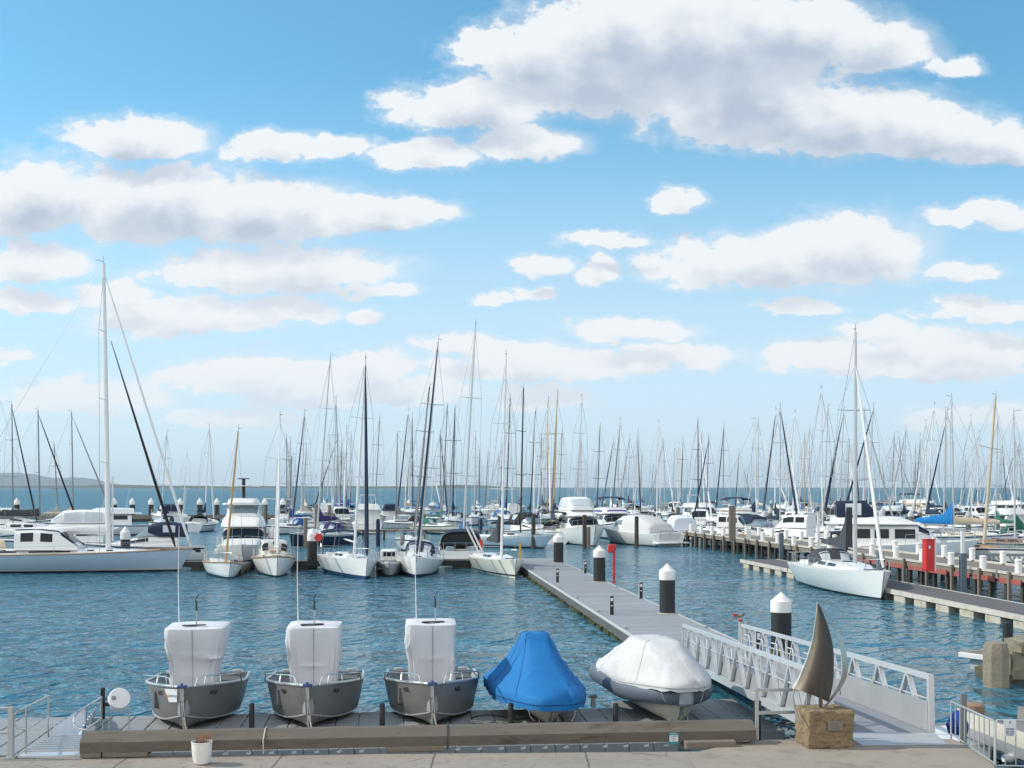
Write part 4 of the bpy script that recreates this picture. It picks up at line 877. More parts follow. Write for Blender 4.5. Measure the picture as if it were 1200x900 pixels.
rough_block('front_beam', OLD, ow, (2.6, .55, .60), (2.6, .5, .46), .06, rz=-.05); rough_block('foot_wall', mat('old_wharf_wet', (.10, .10, .06), .9, var=.3, bump=.03, bscale=7), ow, (2.4, 1.4, -.15), (3.6, 1.8, .95), .1)
rough_block('pier_block', OLD, ow, (1.15, .9, .5), (.7, .9, .80), .07)
wp = thing('small_pontoon', 'short white edged pontoon with brown deck behind the old concrete wharf', 'pontoon', W(1122.5, 764, .5), R(-57))
MB().box((1.9, .85, -.08), (3.8, 1.7, .16), bev=.02).build('frame', mat('pontoon_edge', (.60, .61, .60), .6, dirt=(.4, .4, .36)), wp); MB().box((1.9, .85, .003), (3.6, 1.5, .012)).build('deck', mat('pontoon_deck', (.20, .16, .14), .85, var=.2, stretch=(1, 6, 1)), wp, smooth_ang=0); MB().box((1.95, .9, -.4), (3.4, 1.35, .5), bev=.02).build('float', GREYH, wp)
MB().box((.25, 1.3, .06), (.25, .05, .05), bev=.01).build('cleat', ALUD, wp)
tag(MB().box((0, 0, 0), (.26, .26, 2.6), bev=.03).build('dark_pile', PILEB, loc=PD(1181, 740, 41.5)+Vector((0, 0, -1.0))), 'square dark pile rising from the water behind the old concrete wharf', 'pile')
# ================================================================== MARINA BEYOND: jetties, boats
# ---- boat-building helpers. Boat frame: x forward, y to port, z up from the waterline, origin amidships
def hull_half(t, wt, tm, ex=2.0, bow=.8):
    if t < tm: return 1-(1-wt)*((tm-t)/tm)**2
    u_ = (t-tm)/(1-tm); return max(.012, (1-u_**ex))**bow if u_ < 1 else .012
def make_hull(o, L, B, fs, fb, m, wt=.75, tm=.42, rake=.6, srake=.2, full=.30, sag=.06, n=18, name='hull', ex=2.0, flare=.25):
    rings = []
    for i in range(n+1):
        t = i/n; bh = B/2*hull_half(t, wt, tm, ex); zs = fs+(fb-fs)*t**1.8-sag*math.sin(math.pi*t)
        lv = [zs, zs-.05, zs-.16, zs*.6+.02, .20, .10, -.02, -.25]
        pr = full+flare*t**3
        ring = []
        for z in lv:
            s_ = max(0.0, (z+.28)/(zs+.28)); w_ = bh*(s_**pr) if s_ > 0 else 0
            x = -L/2+L*t + rake*(s_-1)*t**9 - srake*(s_-1)*(1-t)**9
            ring.append((x, max(w_, .008), z))
        rings.append(ring+[(p[0], -p[1], p[2]) for p in ring[::-1]])
    side = [0, 1, 0, 0, 2, 3, 3]
    MB().loft(rings, mi=side+[3]+side[::-1], cap=(True, False)).build(name, m, o, smooth_ang=30)
    dk_ = []
    for i in range(n+1):
        p = rings[i][0]; dk_.append([(p[0], p[1]-.01, p[2]-.015), (p[0], p[1]*.5, p[2]+.03), (p[0], 0, p[2]+.05), (p[0], -p[1]*.5, p[2]+.03), (p[0], -p[1]+.01, p[2]-.015)])
    return rings, dk_
def sheer(rings, x):
    xs = [r[0][0] for r in rings]
    for i in range(len(xs)-1):
        if xs[i] <= x <= xs[i+1]:
            f = (x-xs[i])/max(1e-6, xs[i+1]-xs[i]); return lerp(rings[i][0][1], rings[i+1][0][1], f), lerp(rings[i][0][2], rings[i+1][0][2], f)
    r = rings[0] if x < xs[0] else rings[-1]; return r[0][1], r[0][2]
def arch_pt(s_, a, e, off=0.0, tum=0.0):                         # station (x, half width, base z, height)
    x, w_, zb, h = s_; ca, sa = math.cos(a), math.sin(a)
    hz_ = abs(sa)**e; y = w_*(abs(ca)**e)*(1 if ca > 0 else -1)*(1-tum*hz_); z = zb+h*hz_
    if off:
        d = Vector((0, y/max(.05, w_), .9*(z-zb)/max(.05, h)-.1)); d.normalize(); return Vector((x, y+d.y*off, z+d.z*off))
    return Vector((x, y, z))
def arch(st, e=.45, m=14, tum=.12):
    return [[arch_pt(s_, math.pi*q/m, e, 0, tum) for q in range(m+1)] for s_ in st]
def st_interp(st, x):
    for a, b_ in zip(st, st[1:]):
        lo, hi = min(a[0], b_[0]), max(a[0], b_[0])
        if lo <= x <= hi and hi > lo:
            f = (x-a[0])/(b_[0]-a[0]); return tuple(lerp(a[k], b_[k], f) for k in range(4))
    return st[0] if abs(x-st[0][0]) < abs(x-st[-1][0]) else st[-1]
def side_window(o, st, x0, x1, f0, f1, s, m=None, e=.45, tum=.12, slant=0.0, name='window', off=.015):
    rings = []
    for i in range(7):
        ring = []
        for k in range(4):
            fz = lerp(f0, f1, k/3); xx = lerp(x0, x1, i/6)+slant*(k/3)*(1 if True else 0)
            a = math.asin(min(1, fz**(1/e))); a = a if s > 0 else math.pi-a
            p = arch_pt(st_interp(st, xx), a, e, off, tum); ring.append(p)
        rings.append(ring)
    MB().loft(rings, cap=(False, False)).build(name, m or GLASS, o, smooth_ang=60, clean=False)
def front_window(o, st, x0, x1, a0=38, a1=142, m=None, e=.45, tum=.12, name='windscreen', off=.02):
    rings = []
    for i in range(3):
        s_ = st_interp(st, lerp(x0, x1, i/2)); rings.append([arch_pt(s_, R(lerp(a0, a1, k/10)), e, off, tum)+Vector((off*1.5, 0, 0)) for k in range(11)])
    MB().loft(rings, cap=(False, False)).build(name, m or GLASS, o, smooth_ang=60, clean=False)
def rail_line(o, rings, x0, x1, h, n, m=STEEL, r=.013, inset=.06, mid=True, name='guard_rail', front=False):
    for s in (1, -1):
        mb = MB(); top = []
        for i in range(n+1):
            x = lerp(x0, x1, i/n); y, z = sheer(rings, x); top.append((x, s*max(.05, y-inset), z+h)); mb.tube([(x, s*max(.05, y-inset), z-.02), top[-1]], r*.9, 4)
        mb.tube(top, r, 4)
        if mid: mb.tube([(p[0], p[1], p[2]-h*.5) for p in top], r*.7, 4)
        mb.build(name, m, o)
def mast_rig(o, x, zb, h, r, m, L, zs_bow, xb, xs, opt, near=True):
    """mast, spreaders, boom with sail cover, stays; h = mast height above the waterline"""
    lean = opt.get('lean', 0)
    top = Vector((x-.015*h, lean, h)); P0 = Vector((x, 0, zb))
    mst = MB().tube([P0, P0.lerp(top, .5), top], [r, r*.95, r*.62], 8).build('mast', m, o)
    MB().tube([top, top+Vector((0, 0, .45))], .012, 4).tube([top+Vector((-.02, 0, .1)), top+Vector((-.4, .05, .22)), top+Vector((-.55, .2, .22))], .014, 4).build('masthead_fitting', BLK, mst)
    shp = []
    for f, w_ in opt.get('spread', ((.40, .95), (.70, .75))):
        c_ = P0.lerp(top, f)
        for s in (1, -1):
            MB().tube([c_, c_+Vector((-.18, s*w_, .05))], [.032, .02], 5).build('spreader', m, mst)
        shp.append((f, w_))
    wr = opt.get('wire', .011)
    if wr:
        hb = opt.get('hb', 1.2)
        for s in (1, -1):
            pts = [(x-.15, s*hb, zb-.3)]
            for f, w_ in shp: c_ = P0.lerp(top, f); pts.append(tuple(c_+Vector((-.18, s*w_, .05))))
            pts.append(tuple(P0.lerp(top, opt.get('frac', .97)))); MB().tube(pts, wr, 4, cap=False).build('shroud', WIRE, o)
        MB().tube([top, (xs, 0, opt.get('zst', .9))], wr, 4, cap=False).build('backstay', WIRE, o)
    fj = opt.get('jib'); bow = Vector((xb, 0, zs_bow)); ft = P0.lerp(top, opt.get('frac', .97))
    if fj: MB().tube([bow+Vector((0, 0, .15)), bow.lerp(ft, .06), bow.lerp(ft, .25), bow.lerp(ft, .8), bow.lerp(ft, .93), ft], [.05, opt.get('jr', .10), opt.get('jr', .10), opt.get('jr', .1)*.6, .035, .015], 6).build('furled_jib', fj, o)
    elif wr: MB().tube([bow, ft], wr, 4, cap=False).build('forestay', WIRE, o)
    if opt.get('boom', True):
        bl = opt.get('bl', L*.34); zbm = zb+opt.get('bz', .75); a = Vector((x-.1, 0, zbm)); e_ = Vector((x-bl, opt.get('bside', 0), zbm+opt.get('brise', .08)))
        bo_ = MB().tube([a, e_], .055, 6).build('boom', m, o)
        cvr = opt.get('cover')
        if cvr:
            rings = []; hh = opt.get('ch', .34)
            for i in range(9):
                f = i/8; c_ = a.lerp(e_, f*.97); hgt = hh*(1-.6*f)+.05*math.sin(f*17+x); up = opt.get('cpeak', .9)*max(0, 1-f*4.2)**1.3
                ring = []
                for q in range(10):
                    an = 2*math.pi*q/10
                    ring.append(c_+Vector((0, .13*(1.1-.4*f)*math.cos(an)*(1 if math.sin(an) < .5 else .6), .04+hgt*.5+(hgt*.55+ (up if math.sin(an) > .3 else 0))*math.sin(an))))
                rings.append(ring)
            MB().loft(rings, closed=True).build('sail_cover', cvr, bo_, smooth_ang=70)
    return mst
def dodger(o, x0, x1, w_, zb, h, m, clear=True, name='dodger'):
    st = [(x0, w_, zb, h), (lerp(x0, x1, .45), w_*.98, zb, h*1.02), (lerp(x0, x1, .75), w_*.9, zb, h*.8), (x1, w_*.8, zb, h*.12)]
    MB().loft(arch(st, .5, 14, .1), cap=(False, False)).build(name, m, o, smooth_ang=60)
    if clear: front_window(o, st, lerp(x0, x1, .97), lerp(x0, x1, .68), 40, 84, CLEAR, .5, .1, 'clear_panel', .015); front_window(o, st, lerp(x0, x1, .97), lerp(x0, x1, .68), 96, 140, CLEAR, .5, .1, 'clear_panel', .015)
def bimini(o, x0, x1, w_, z, m):
    rings = []
    for i in range(7):
        f = i/6; x = lerp(x0, x1, f); rings.append([(x, w_*math.cos(math.pi*q/12), z+.32*(math.sin(math.pi*q/12))**.6-.12*abs(2*f-1)**3) for q in range(13)])
    r2 = [[Vector(p)-Vector((0, 0, .015)) for p in r] for r in rings]
    b_ = MB().loft(rings, cap=(False, False)).loft(r2, cap=(False, False)).build('bimini', m, o, smooth_ang=60)
    for x in (x0+.1, x1-.1):
        for s in (1, -1): MB().tube([(x, s*w_, z+.02), ((x0+x1)/2, s*w_, z-.95)], .014, 4).build('bimini_pole', STEEL, b_)
def bow_pulpit(o, rings, L):
    y, z = sheer(rings, L/2-.75); yb, zb = sheer(rings, L/2-.05)
    pts = [(L/2-1.1, y+.12, z), (L/2-.95, y+.05, z+.56), (L/2-.2, .16, zb+.60), (L/2+.02, 0, zb+.60), (L/2-.2, -.16, zb+.60), (L/2-.95, -y-.05, z+.56), (L/2-1.1, -y-.12, z)]
    MB().tube(pts, .016, 5).tube([(L/2-.28, .14, zb), (L/2-.2, .16, zb+.6)], .014, 4).tube([(L/2-.28, -.14, zb), (L/2-.2, -.16, zb+.6)], .014, 4).build('bow_pulpit', STEEL, o)
def stern_pulpit(o, rings, L):
    y, z = sheer(rings, -L/2+.1)
    pts = [(-L/2+1.2, y*1.0-.05, z), (-L/2+1.15, y-.05, z+.58), (-L/2+.12, y-.1, z+.58), (-L/2+.1, 0, z+.6), (-L/2+.12, -y+.1, z+.58), (-L/2+1.15, -y+.05, z+.58), (-L/2+1.2, -y+.05, z)]
    MB().tube(pts, .016, 5).build('stern_pulpit', STEEL, o)
def at_bow(px, py, rz, L, z=0):
    b_ = W(px, py, z); return b_ - Vector((math.cos(rz), math.sin(rz), 0))*(L/2-.25)
def sailboat(label, loc, rz, L=9.5, B=3.2, fs=.9, fb=1.2, hm=None, mast=ALU, h=13.0, xm=.07, cover=None, dodg=None, bim=None, jib=None, heel=0, cabin=WHITE, near=True, wt=.75, cabh=.42, group=None, lean=0, extra=None, name='sailboat', rake=.6, decks=DECK, cab=None, full=.3, r=.085, spread=((.40, .95), (.70, .75)), boom=True, bz=.75, frac=.97, bl=None, cat='sailboat', jr=.10, srake=.2, win=True, ch=.34, cpeak=.9, wire=.011, bside=0):
    o = thing(name, label, cat, loc, rz, group, rx=heel)
    hm = hm or [WHITE, BOOT, BOOT, ANTI]
    rings, dk_ = make_hull(o, L, B, fs, fb, hm, wt=wt, rake=rake, full=full, srake=srake, n=18 if near else 12)
    MB().loft(dk_, cap=(False, False)).build('deck', decks, o, smooth_ang=50, clean=False)
    zd = lambda x: sheer(rings, x)[1]+.0
    c0, c1 = cab or (-.16, .24); xa, xb_ = c0*L, c1*L; wc = B*.30
    st = [(xa, wc, zd(xa)-.04, cabh*1.05), (lerp(xa, xb_, .4), wc*.97, zd(lerp(xa, xb_, .4))-.04, cabh), (lerp(xa, xb_, .78), wc*.80, zd(lerp(xa, xb_, .78))-.04, cabh*.8), (xb_, wc*.52, zd(xb_)-.05, cabh*.22)]
    MB().loft(arch(st, .45), cap=(True, True)).build('cabin', cabin, o, smooth_ang=45)
    if win and near:
        for s in (1, -1):
            side_window(o, st, lerp(xa, xb_, .12), lerp(xa, xb_, .36), .45, .80, s); side_window(o, st, lerp(xa, xb_, .42), lerp(xa, xb_, .62), .45, .80, s)
        MB().box((xb_+.9, 0, zd(xb_+.9)+.06), (.55, .55, .07), bev=.02).build('hatch', GLASS, o)
        MB().box((lerp(xa, xb_, .5), 0, st[1][2]+cabh+.0), (.5, .5, .06), bev=.02).build('hatch', GLASS, o)
    elif win:
        for s in (1, -1): side_window(o, st, lerp(xa, xb_, .15), lerp(xa, xb_, .62), .42, .80, s)
    # cockpit well and coaming
    MB().box((-.33*L, 0, zd(-.33*L)+.10), (.26*L, B*.52, .22), bev=.06).build('coaming', WHITE, o)
    xmm = xm*L; zb = zd(xmm)+cabh*.7
    mast_rig(o, xmm, zb, h, r, mast, L, zd(L/2-.1)+.05, L/2-.15, -L/2+.1, dict(cover=cover, jib=jib, lean=lean, hb=B*.42, spread=spread, wire=wire if near else wire*1.3, boom=boom, bz=bz, frac=frac, bl=bl or L*.36, jr=jr, ch=ch, cpeak=cpeak, bside=bside))
    if dodg: dodger(o, xa-.75, xa+.75, wc*1.02, zd(xa)+.22, .75, dodg)
    if bim: bimini(o, -L/2+.5, -L/2+2.4, B*.38, zd(-L/2+1)+1.75, bim)
    if near:
        bow_pulpit(o, rings, L); stern_pulpit(o, rings, L)
        rail_line(o, rings, -L/2+1.2, L/2-1.0, .55, 6, name='lifeline', r=.010)
        for s in (1, -1): MB().tube([(xmm+.3, s*.18, zb-.1), (xmm+.35, s*.2, zb+.4)], .012, 4)
    if extra: extra(o, rings)
    return o
def fender(o, x, y, z, m=PLASW, r=.11): MB().lathe([(.02, -.3), (r, -.22), (r, .2), (.02, .3)], c=(x, y, z), n=10).build('fender', m, o)

def cruiser(label, loc, rz, L=11, B=3.8, fs=1.0, fb=1.6, hm=None, style='fly', canopy=None, group=None, name='motor_cruiser', cat='motor cruiser', bandc=None, near=True, rails=True, heel=0):
    o = thing(name, label, cat, loc, rz, group, rx=heel)
    rings, dk_ = make_hull(o, L, B, fs, fb, hm or [WHITE, BOOT, BOOT, ANTI], wt=.9, tm=.35, rake=1.3, srake=.0, full=.24, sag=0, flare=.45, n=18 if near else 12, ex=2.3)
    MB().loft(dk_, cap=(False, False)).build('deck', DECK, o, smooth_ang=50, clean=False)
    zd = lambda x: sheer(rings, x)[1]
    w_ = B*.40
    if style in ('fly', 'flyopen', 'tall'):
        h1 = 1.35 if style != 'tall' else 1.7
        x0, x1 = -.34*L, .16*L; zb = zd(0)-.15
        st = [(x0, w_, zb, h1), (lerp(x0, x1, .5), w_, zb, h1), (lerp(x0, x1, .74), w_*.96, zb, h1*.97), (x1, w_*.86, zb, h1*.30), (x1+.20*L, w_*.55, zb+.1, .12)]
        MB().loft(arch(st, .32, 18, .10), cap=(True, True)).build('cabin', WHITE, o, smooth_ang=40)
        front_window(o, st, lerp(x0, x1, .965), lerp(x0, x1, .78), 22, 158, GLASS, .32, .10)
        for s in (1, -1):
            side_window(o, st, lerp(x0, x1, .08), lerp(x0, x1, .38), .5, .84, s, None, .32, .10); side_window(o, st, lerp(x0, x1, .42), lerp(x0, x1, .74), .5, .84, s, None, .32, .10)
        zf = zb+h1
        fx0, fx1 = -.44*L, .04*L
        fl_ = [(fx0, w_*1.02, zf-.03, .12), (lerp(fx0, fx1, .5), w_*1.02, zf-.03, .13), (fx1, w_*.92, zf-.03, .10)]
        MB().loft(arch(fl_, .3, 14, .02)).build('flybridge_deck', WHITE, o, smooth_ang=40)
        co = [(lerp(fx0, fx1, .15), w_*.92, zf+.08, .50), (lerp(fx0, fx1, .55), w_*.93, zf+.08, .58), (lerp(fx0, fx1, .88), w_*.84, zf+.08, .56), (fx1+.06*L, w_*.62, zf+.02, .12)]
        MB().loft(arch(co, .32, 16, .10)).build('flybridge_coaming', WHITE, o, smooth_ang=40)
        if bandc: side_window(o, co, lerp(fx0, fx1, .2), lerp(fx0, fx1, .84), .1, .45, 1, bandc, .32, .1, name='colour_band'); side_window(o, co, lerp(fx0, fx1, .2), lerp(fx0, fx1, .84), .1, .45, -1, bandc, .32, .1, name='colour_band'); front_window(o, co, fx1+.035*L, fx1+.005*L, 18, 162, bandc, .32, .1, 'colour_band')
        zt = zf+.62
        if canopy == 'clear':
            ca = [(lerp(fx0, fx1, .18), w_*.86, zt-.05, 1.22), (lerp(fx0, fx1, .55), w_*.88, zt-.05, 1.28), (lerp(fx0, fx1, .80), w_*.80, zt-.05, 1.18), (fx1-.01*L, w_*.66, zt-.05, .28)]
            en = MB().loft(arch(ca, .36, 18, .14)).build('canopy', WHITEC, o, smooth_ang=50)
            front_window(en, ca, fx1-.025*L, lerp(fx0, fx1, .82), 24, 156, CLEAR, .36, .14, 'clear_panel')
            for s in (1, -1): side_window(en, ca, lerp(fx0, fx1, .22), lerp(fx0, fx1, .48), .16, .84, s, CLEAR, .36, .14, name='clear_panel'); side_window(en, ca, lerp(fx0, fx1, .52), lerp(fx0, fx1, .78), .16, .84, s, CLEAR, .36, .14, name='clear_panel')
        elif canopy:
            bimini(o, lerp(fx0, fx1, .12), lerp(fx0, fx1, .72), w_*.85, zt+.85, canopy)
        if style in ('flyopen', 'tall'):
            MB().tube([(lerp(fx0, fx1, .3), w_*.6, zt), (lerp(fx0, fx1, .24), w_*.55, zt+1.1), (lerp(fx0, fx1, .24), -w_*.55, zt+1.1), (lerp(fx0, fx1, .3), -w_*.6, zt)], .05, 6).build('radar_arch', WHITE, o)
    elif style in ('sport', 'hard'):
        x0, x1 = -.28*L, .16*L; zb = zd(0)-.12
        st = [(x0, w_, zb, .9), (lerp(x0, x1, .5), w_, zb, .95), (x1, w_*.8, zb, .55), (x1+.22*L, w_*.5, zb+.05, .10)]
        MB().loft(arch(st, .36, 16, .12)).build('cabin', WHITE, o, smooth_ang=40)
        for s in (1, -1): side_window(o, st, lerp(x0, x1, .55), lerp(x0, x1, .9), .5, .78, s, None, .36, .12)
        ws = [(lerp(x0, x1, .30), w_*.92, zb+.85, .75), (lerp(x0, x1, .52), w_*.88, zb+.85, .70), (lerp(x0, x1, .80), w_*.74, zb+.72, .16)]
        MB().loft(arch(ws, .4, 16, .2), cap=(False, False)).build('windscreen', GLASSL, o, smooth_ang=45)
        if style == 'sport' and canopy:
            cs = [(x0-.06*L, w_*.92, zb+.75, .9), (lerp(x0, x1, .1), w_*.95, zb+.8, 1.05), (lerp(x0, x1, .35), w_*.94, zb+.8, 1.05), (lerp(x0, x1, .56), w_*.86, zb+1.15, .45)]
            MB().loft(arch(cs, .42, 16, .14)).build('canopy', canopy, o, smooth_ang=50)
            for s in (1, -1): side_window(o, cs, lerp(x0, x1, .05), lerp(x0, x1, .28), .3, .78, s, CLEAR, .42, .14, name='clear_panel')
        if style == 'hard':
            hs = [(x0, w_*.95, zb+.8, 1.15), (lerp(x0, x1, .45), w_*.93, zb+.8, 1.15), (lerp(x0, x1, .62), w_*.84, zb+.8, 1.0), (lerp(x0, x1, .80), w_*.74, zb+.75, .2)]
            MB().loft(arch(hs, .34, 16, .1), cap=(True, True)).build('wheelhouse', WHITE, o, smooth_ang=40)
            front_window(o, hs, lerp(x0, x1, .775), lerp(x0, x1, .63), 24, 156, GLASS, .34, .1)
            for s in (1, -1): side_window(o, hs, lerp(x0, x1, .06), lerp(x0, x1, .28), .42, .82, s, None, .34, .1); side_window(o, hs, lerp(x0, x1, .32), lerp(x0, x1, .6), .42, .82, s, None, .34, .1)
    if rails: rail_line(o, rings, -.02*L, L/2-.25, .62, 6, r=.015, mid=False, name='bow_rail')
    if near:
        MB().box((-L/2-.25, 0, .22), (.7, B*.78, .08), bev=.03).build('swim_platform', DECK, o)
        for s in (1, -1): MB().tube([(-.3*L, s*.4, zd(0)+1.5), (-.34*L, s*.4, zd(0)+4.2)], [.012, .006], 4).build('whip_antenna', PLASW, o)
    return o

# ---- jetties ------------------------------------------------------
def jetty(name, label, p, rz, length, width, zt, deckm, sidem, cat='jetty', floatm=None, nfloat=0, legs=0, legm=None, rail=None, thick=.18, legz=None):
    o = thing(name, label, cat, p, rz)
    MB().box((length/2, width/2, zt-.05), (length, width, .1)).build('deck', deckm, o, smooth_ang=0)
    for y in (.03, width-.03): MB().box((length/2, y, zt-thick/2-.01), (length+.03, .09, thick+.06)).build('edge_beam', sidem, o, smooth_ang=0)
    if nfloat:
        for k in range(nfloat):
            MB().box(((k+.5)*length/nfloat, width/2, (zt-thick)/2-.18), (length/nfloat*.55, width*1.0-.02, zt-thick+.30), bev=.03).build('float', floatm, o)
    if legs:
        for k in range(legs+1):
            x = length*k/legs
            for y in (.0, width): MB().box((x+.04, y+(-.06 if y == 0 else .06), (legz or zt)/2-.4), (.20, .20, (legz or zt)+.8), bev=.02).build('leg', legm, o)
            MB().box((x+.04, width/2, zt-.35), (.16, width, .22)).build('cross_beam', legm, o, smooth_ang=0)
    return o
DKT = mat('jetty_planks', (.20, .175, .155), .9, var=.25, scale=3, stretch=(6, 1, 1), bump=.004, bscale=20); DKG = mat('jetty_dark_deck', (.115, .108, .11), .85, var=.15, scale=1.5)
EDGEL = mat('pale_edge', (.50, .47, .42), .8, var=.12, dirt=(.3, .28, .24))
a = W(215, 668.5, 0); bpt = W(556, 664, 0)
jetty('berth_pontoon', 'dark pontoon running behind the bows of the front row of sailboats', a, RZC, (bpt-a).length, 1.8, .55, DKG, BLK, nfloat=9, floatm=TIMBERD, thick=.3)
a = W(279, 676, 0)
jetty('finger_pontoon', 'short dark finger pontoon between the wooden masted sailboat and the tan trimmed motorsailer', a+Vector((.1, .3, 0)), AW, 8.6, 1.35, .55, DKG, BLK, nfloat=3, floatm=TIMBERD, thick=.3)
jetty('finger_pontoon', 'dark finger pontoon between the two white sailboats left of the walkway', W(458, 675, 0), AW, 8.0, .9, .5, DKG, BLK, nfloat=3, floatm=TIMBERD, thick=.3)
a = W(376, 626, 0)
jetty('mid_jetty', 'narrow pale decked jetty with timber legs crossing behind the front row of sailboats', W(376, 633, 0), RZC, 26, 1.5, 1.05, EDGEL, TIMBER, legs=12, legm=TIMBERD)
# outer breakwater pontoon
a = W(-40, 612, 0)
bw = jetty('outer_breakwater', 'long low grey timber breakwater lying across the far side of the marina', a, RZC, 118, 3.0, 1.05, mat('bleached_timber', (.30, .27, .23), .9, var=.2), TIMBER, nfloat=24, floatm=TIMBERD, thick=.55)
mb = MB()
for k in range(46): mb.tube([(2.5*k+.5, 2.9, 1.05), (2.5*k+.5, 2.9, 2.0)], .03, 4)
mb.tube([(0, 2.9, 2.0), (118, 2.9, 2.0)], .035, 4).build('hand_rail', GALV, bw)
GBW = 'white capped piles of the outer breakwater'
names_ = ['far left of the big ketch mast', 'just right of the big ketch mast', 'second right of the big ketch mast', 'third right of the big ketch mast', 'behind the white forestay of the big ketch', 'left of the big white flybridge motor yacht', 'closest left of the big white flybridge motor yacht', 'just right of the big white flybridge motor yacht', 'second right of the big white flybridge motor yacht']
pr = None
for px, nm in zip((21, 135, 156, 178, 212, 235, 255, 311, 332), names_):
    lc = W(px, 611.0, 0)+Vector((0, -.4, 0)); lb_ = 'small white capped breakwater pile, '+nm
    if pr is None:
        pr = thing('mooring_pile', lb_, 'pile', lc, 0, GBW)
        MB().lathe([(.42, -.5), (.42, 2.7)], n=14).build('sleeve', PILEB, pr); MB().lathe([(.46, 2.7), (.46, 3.2), (.06, 3.75)], n=14).build('cap', CAPW, pr)
    else: copy_tree(pr, lc, lb_)
pile(366, 667, 0, 'white capped black pile between the tan trimmed motorsailer and the lifebuoy sailboat', .33, 2.75, .85, 'white capped piles of the berth pontoon', ring=False)
pile(319.5, 661, 0, 'white capped black pile hidden partly behind the mast of the tan trimmed motorsailer', .33, 2.75, .9, 'white capped piles of the berth pontoon', ring=False)
pile(147, 663, 0, 'white capped black pile just behind the sports cruiser beside the big ketch', .33, 2.75, .9, 'white capped piles of the berth pontoon', ring=False)
# grey timber piles
def tpile(px, py, h, label, r=.2, m=TIMBER, capped=False):
    o = MB().lathe([(r, -.6), (r*.97, h*.5), (r*.92, h), (r*.5, h+.04)], n=10).build('timber_pile', m, loc=W(px, py, 0)); return tag(o, label, 'pile', 'bare timber piles among the berths')
for px, py, h, lb_ in ((358, 642, 2.7, 'bare timber pile under the stern of the navy hulled sailboat'), (370.5, 630, 3.6, 'tall bare timber pile right of the navy hulled sailboat'), (386, 630, 3.5, 'bare timber pile beside the white ferry-like launch'), (625, 643, 3.0, 'dark timber pile left of the stern-on sailboat with black bimini'), (685, 643, 3.0, 'dark timber pile under the bow of the clear canopied flybridge cruiser'), (689.5, 642.5, 1.9, 'shorter timber pile touching the pile under the flybridge cruiser bow'), (746, 641.5, 2.8, 'dark timber pile left of the sports cruiser with grey canvas cover'), (310, 634, 3.6, 'pale timber pile behind the stern of the big white motor yacht'), (443, 640, 2.5, 'blue wrapped timber pile behind the white sailboat with the lifebuoy'), (563, 640, 2.5, 'navy wrapped timber pile left of the white racing sloop mast')):
    tpile(px, py, h, lb_, m=NAVY if 'wrapped' in lb_ else (TIMBERD if 'dark' in lb_ else TIMBER))

# right-hand timber jetty (runs away from us) with white bollards
j0 = W(1212, 708, 0); j1 = W(801, 638.5, 0); jv = j1-j0; JL = jv.length; jrz = math.atan2(jv.y, jv.x)
tj = jetty('timber_jetty', 'long old timber jetty with red painted edge beams and white bollards along its edges', j0 - jv.normalized()*2, jrz, JL+2, -3.6, 1.25, DKT, TIMBER, legs=42, legm=TIMBERD, thick=.25)
jn = jv.normalized(); jp = Vector((-jn.y, jn.x, 0))             # jp points towards the near-left water
for k in range(9): MB().box((1.5+k*2.5, .12, .92), (2.15, .08, .26), bev=.01).build('red_beam', mat('red_edge_paint', (.33, .085, .07), .8, var=.25, dirt=(.20, .14, .12), dscale=2.5), tj)
for k in range(22): MB().box((1.0+k*2.9, .20, .55), (.17, .16, 1.7), bev=.02).build('fender_post', TIMBER, tj)
MB().box((JL/2, .05, 1.32), (JL+2, .16, .12)).build('kerb_rail', EDGEL, tj, smooth_ang=0); MB().box((JL/2, -3.55, 1.32), (JL+2, .16, .12)).build('kerb_rail', EDGEL, tj, smooth_ang=0)
bolp = None; kb = 0
for side, y in (('near', .0), ('far', -3.45)):
    for k in range(18):
        lc = j0+jn*(1.4+k*(JL-4)/17+(.9 if side == 'far' else 0))+jp*(y) + Vector((0, 0, 1.34)); kb += 1
        ordn = ['1st', '2nd', '3rd']+['%dth' % q for q in range(4, 30)]
        lb_ = 'white bollard on the %s edge of the timber jetty, %s from its right end' % (side, ordn[k])
        if bolp is None:
            bolp = thing('jetty_bollard', lb_, 'bollard', lc, 0, 'white bollards on the timber jetty')
            MB().lathe([(.17, 0), (.17, .58), (.19, .6), (.19, .66), (.10, .70)], n=14).build('post', CAPW, bolp)
        else: copy_tree(bolp, lc, lb_)
def jet_pt(px, py, z): return W(px, py, z)
rc = thing('red_cabinet', 'tall red cabinet with a white post standing on the timber jetty', 'cabinet', W(1088, 669, 1.3), jrz-R(90))
MB().box((0, 0, .78), (.46, .45, 1.56), bev=.02).build('body', REDP, rc); MB().box((-.05, -.232, 1.2), (.10, .01, .14)).build('label_plate', PLASW, rc, smooth_ang=0); MB().box((0, 0, 1.585), (.50, .49, .04)).build('roof', REDP, rc, smooth_ang=0); MB().box((.33, .05, .85), (.15, .15, 1.7)).build('white_post', PLASW, rc, smooth_ang=0)
rc2 = thing('red_cabinet', 'small distant red cabinet among the boats left of the navy canopied cruiser', 'cabinet', PD(1051.5, 612, 130)+Vector((0, 0, -2.0)), 0)
MB().box((0, 0, 1.4), (.75, .6, 1.4), bev=.02).build('body', REDP, rc2); MB().box((0, 0, .35), (.7, .55, .7)).build('plinth', GREYH, rc2, smooth_ang=0)
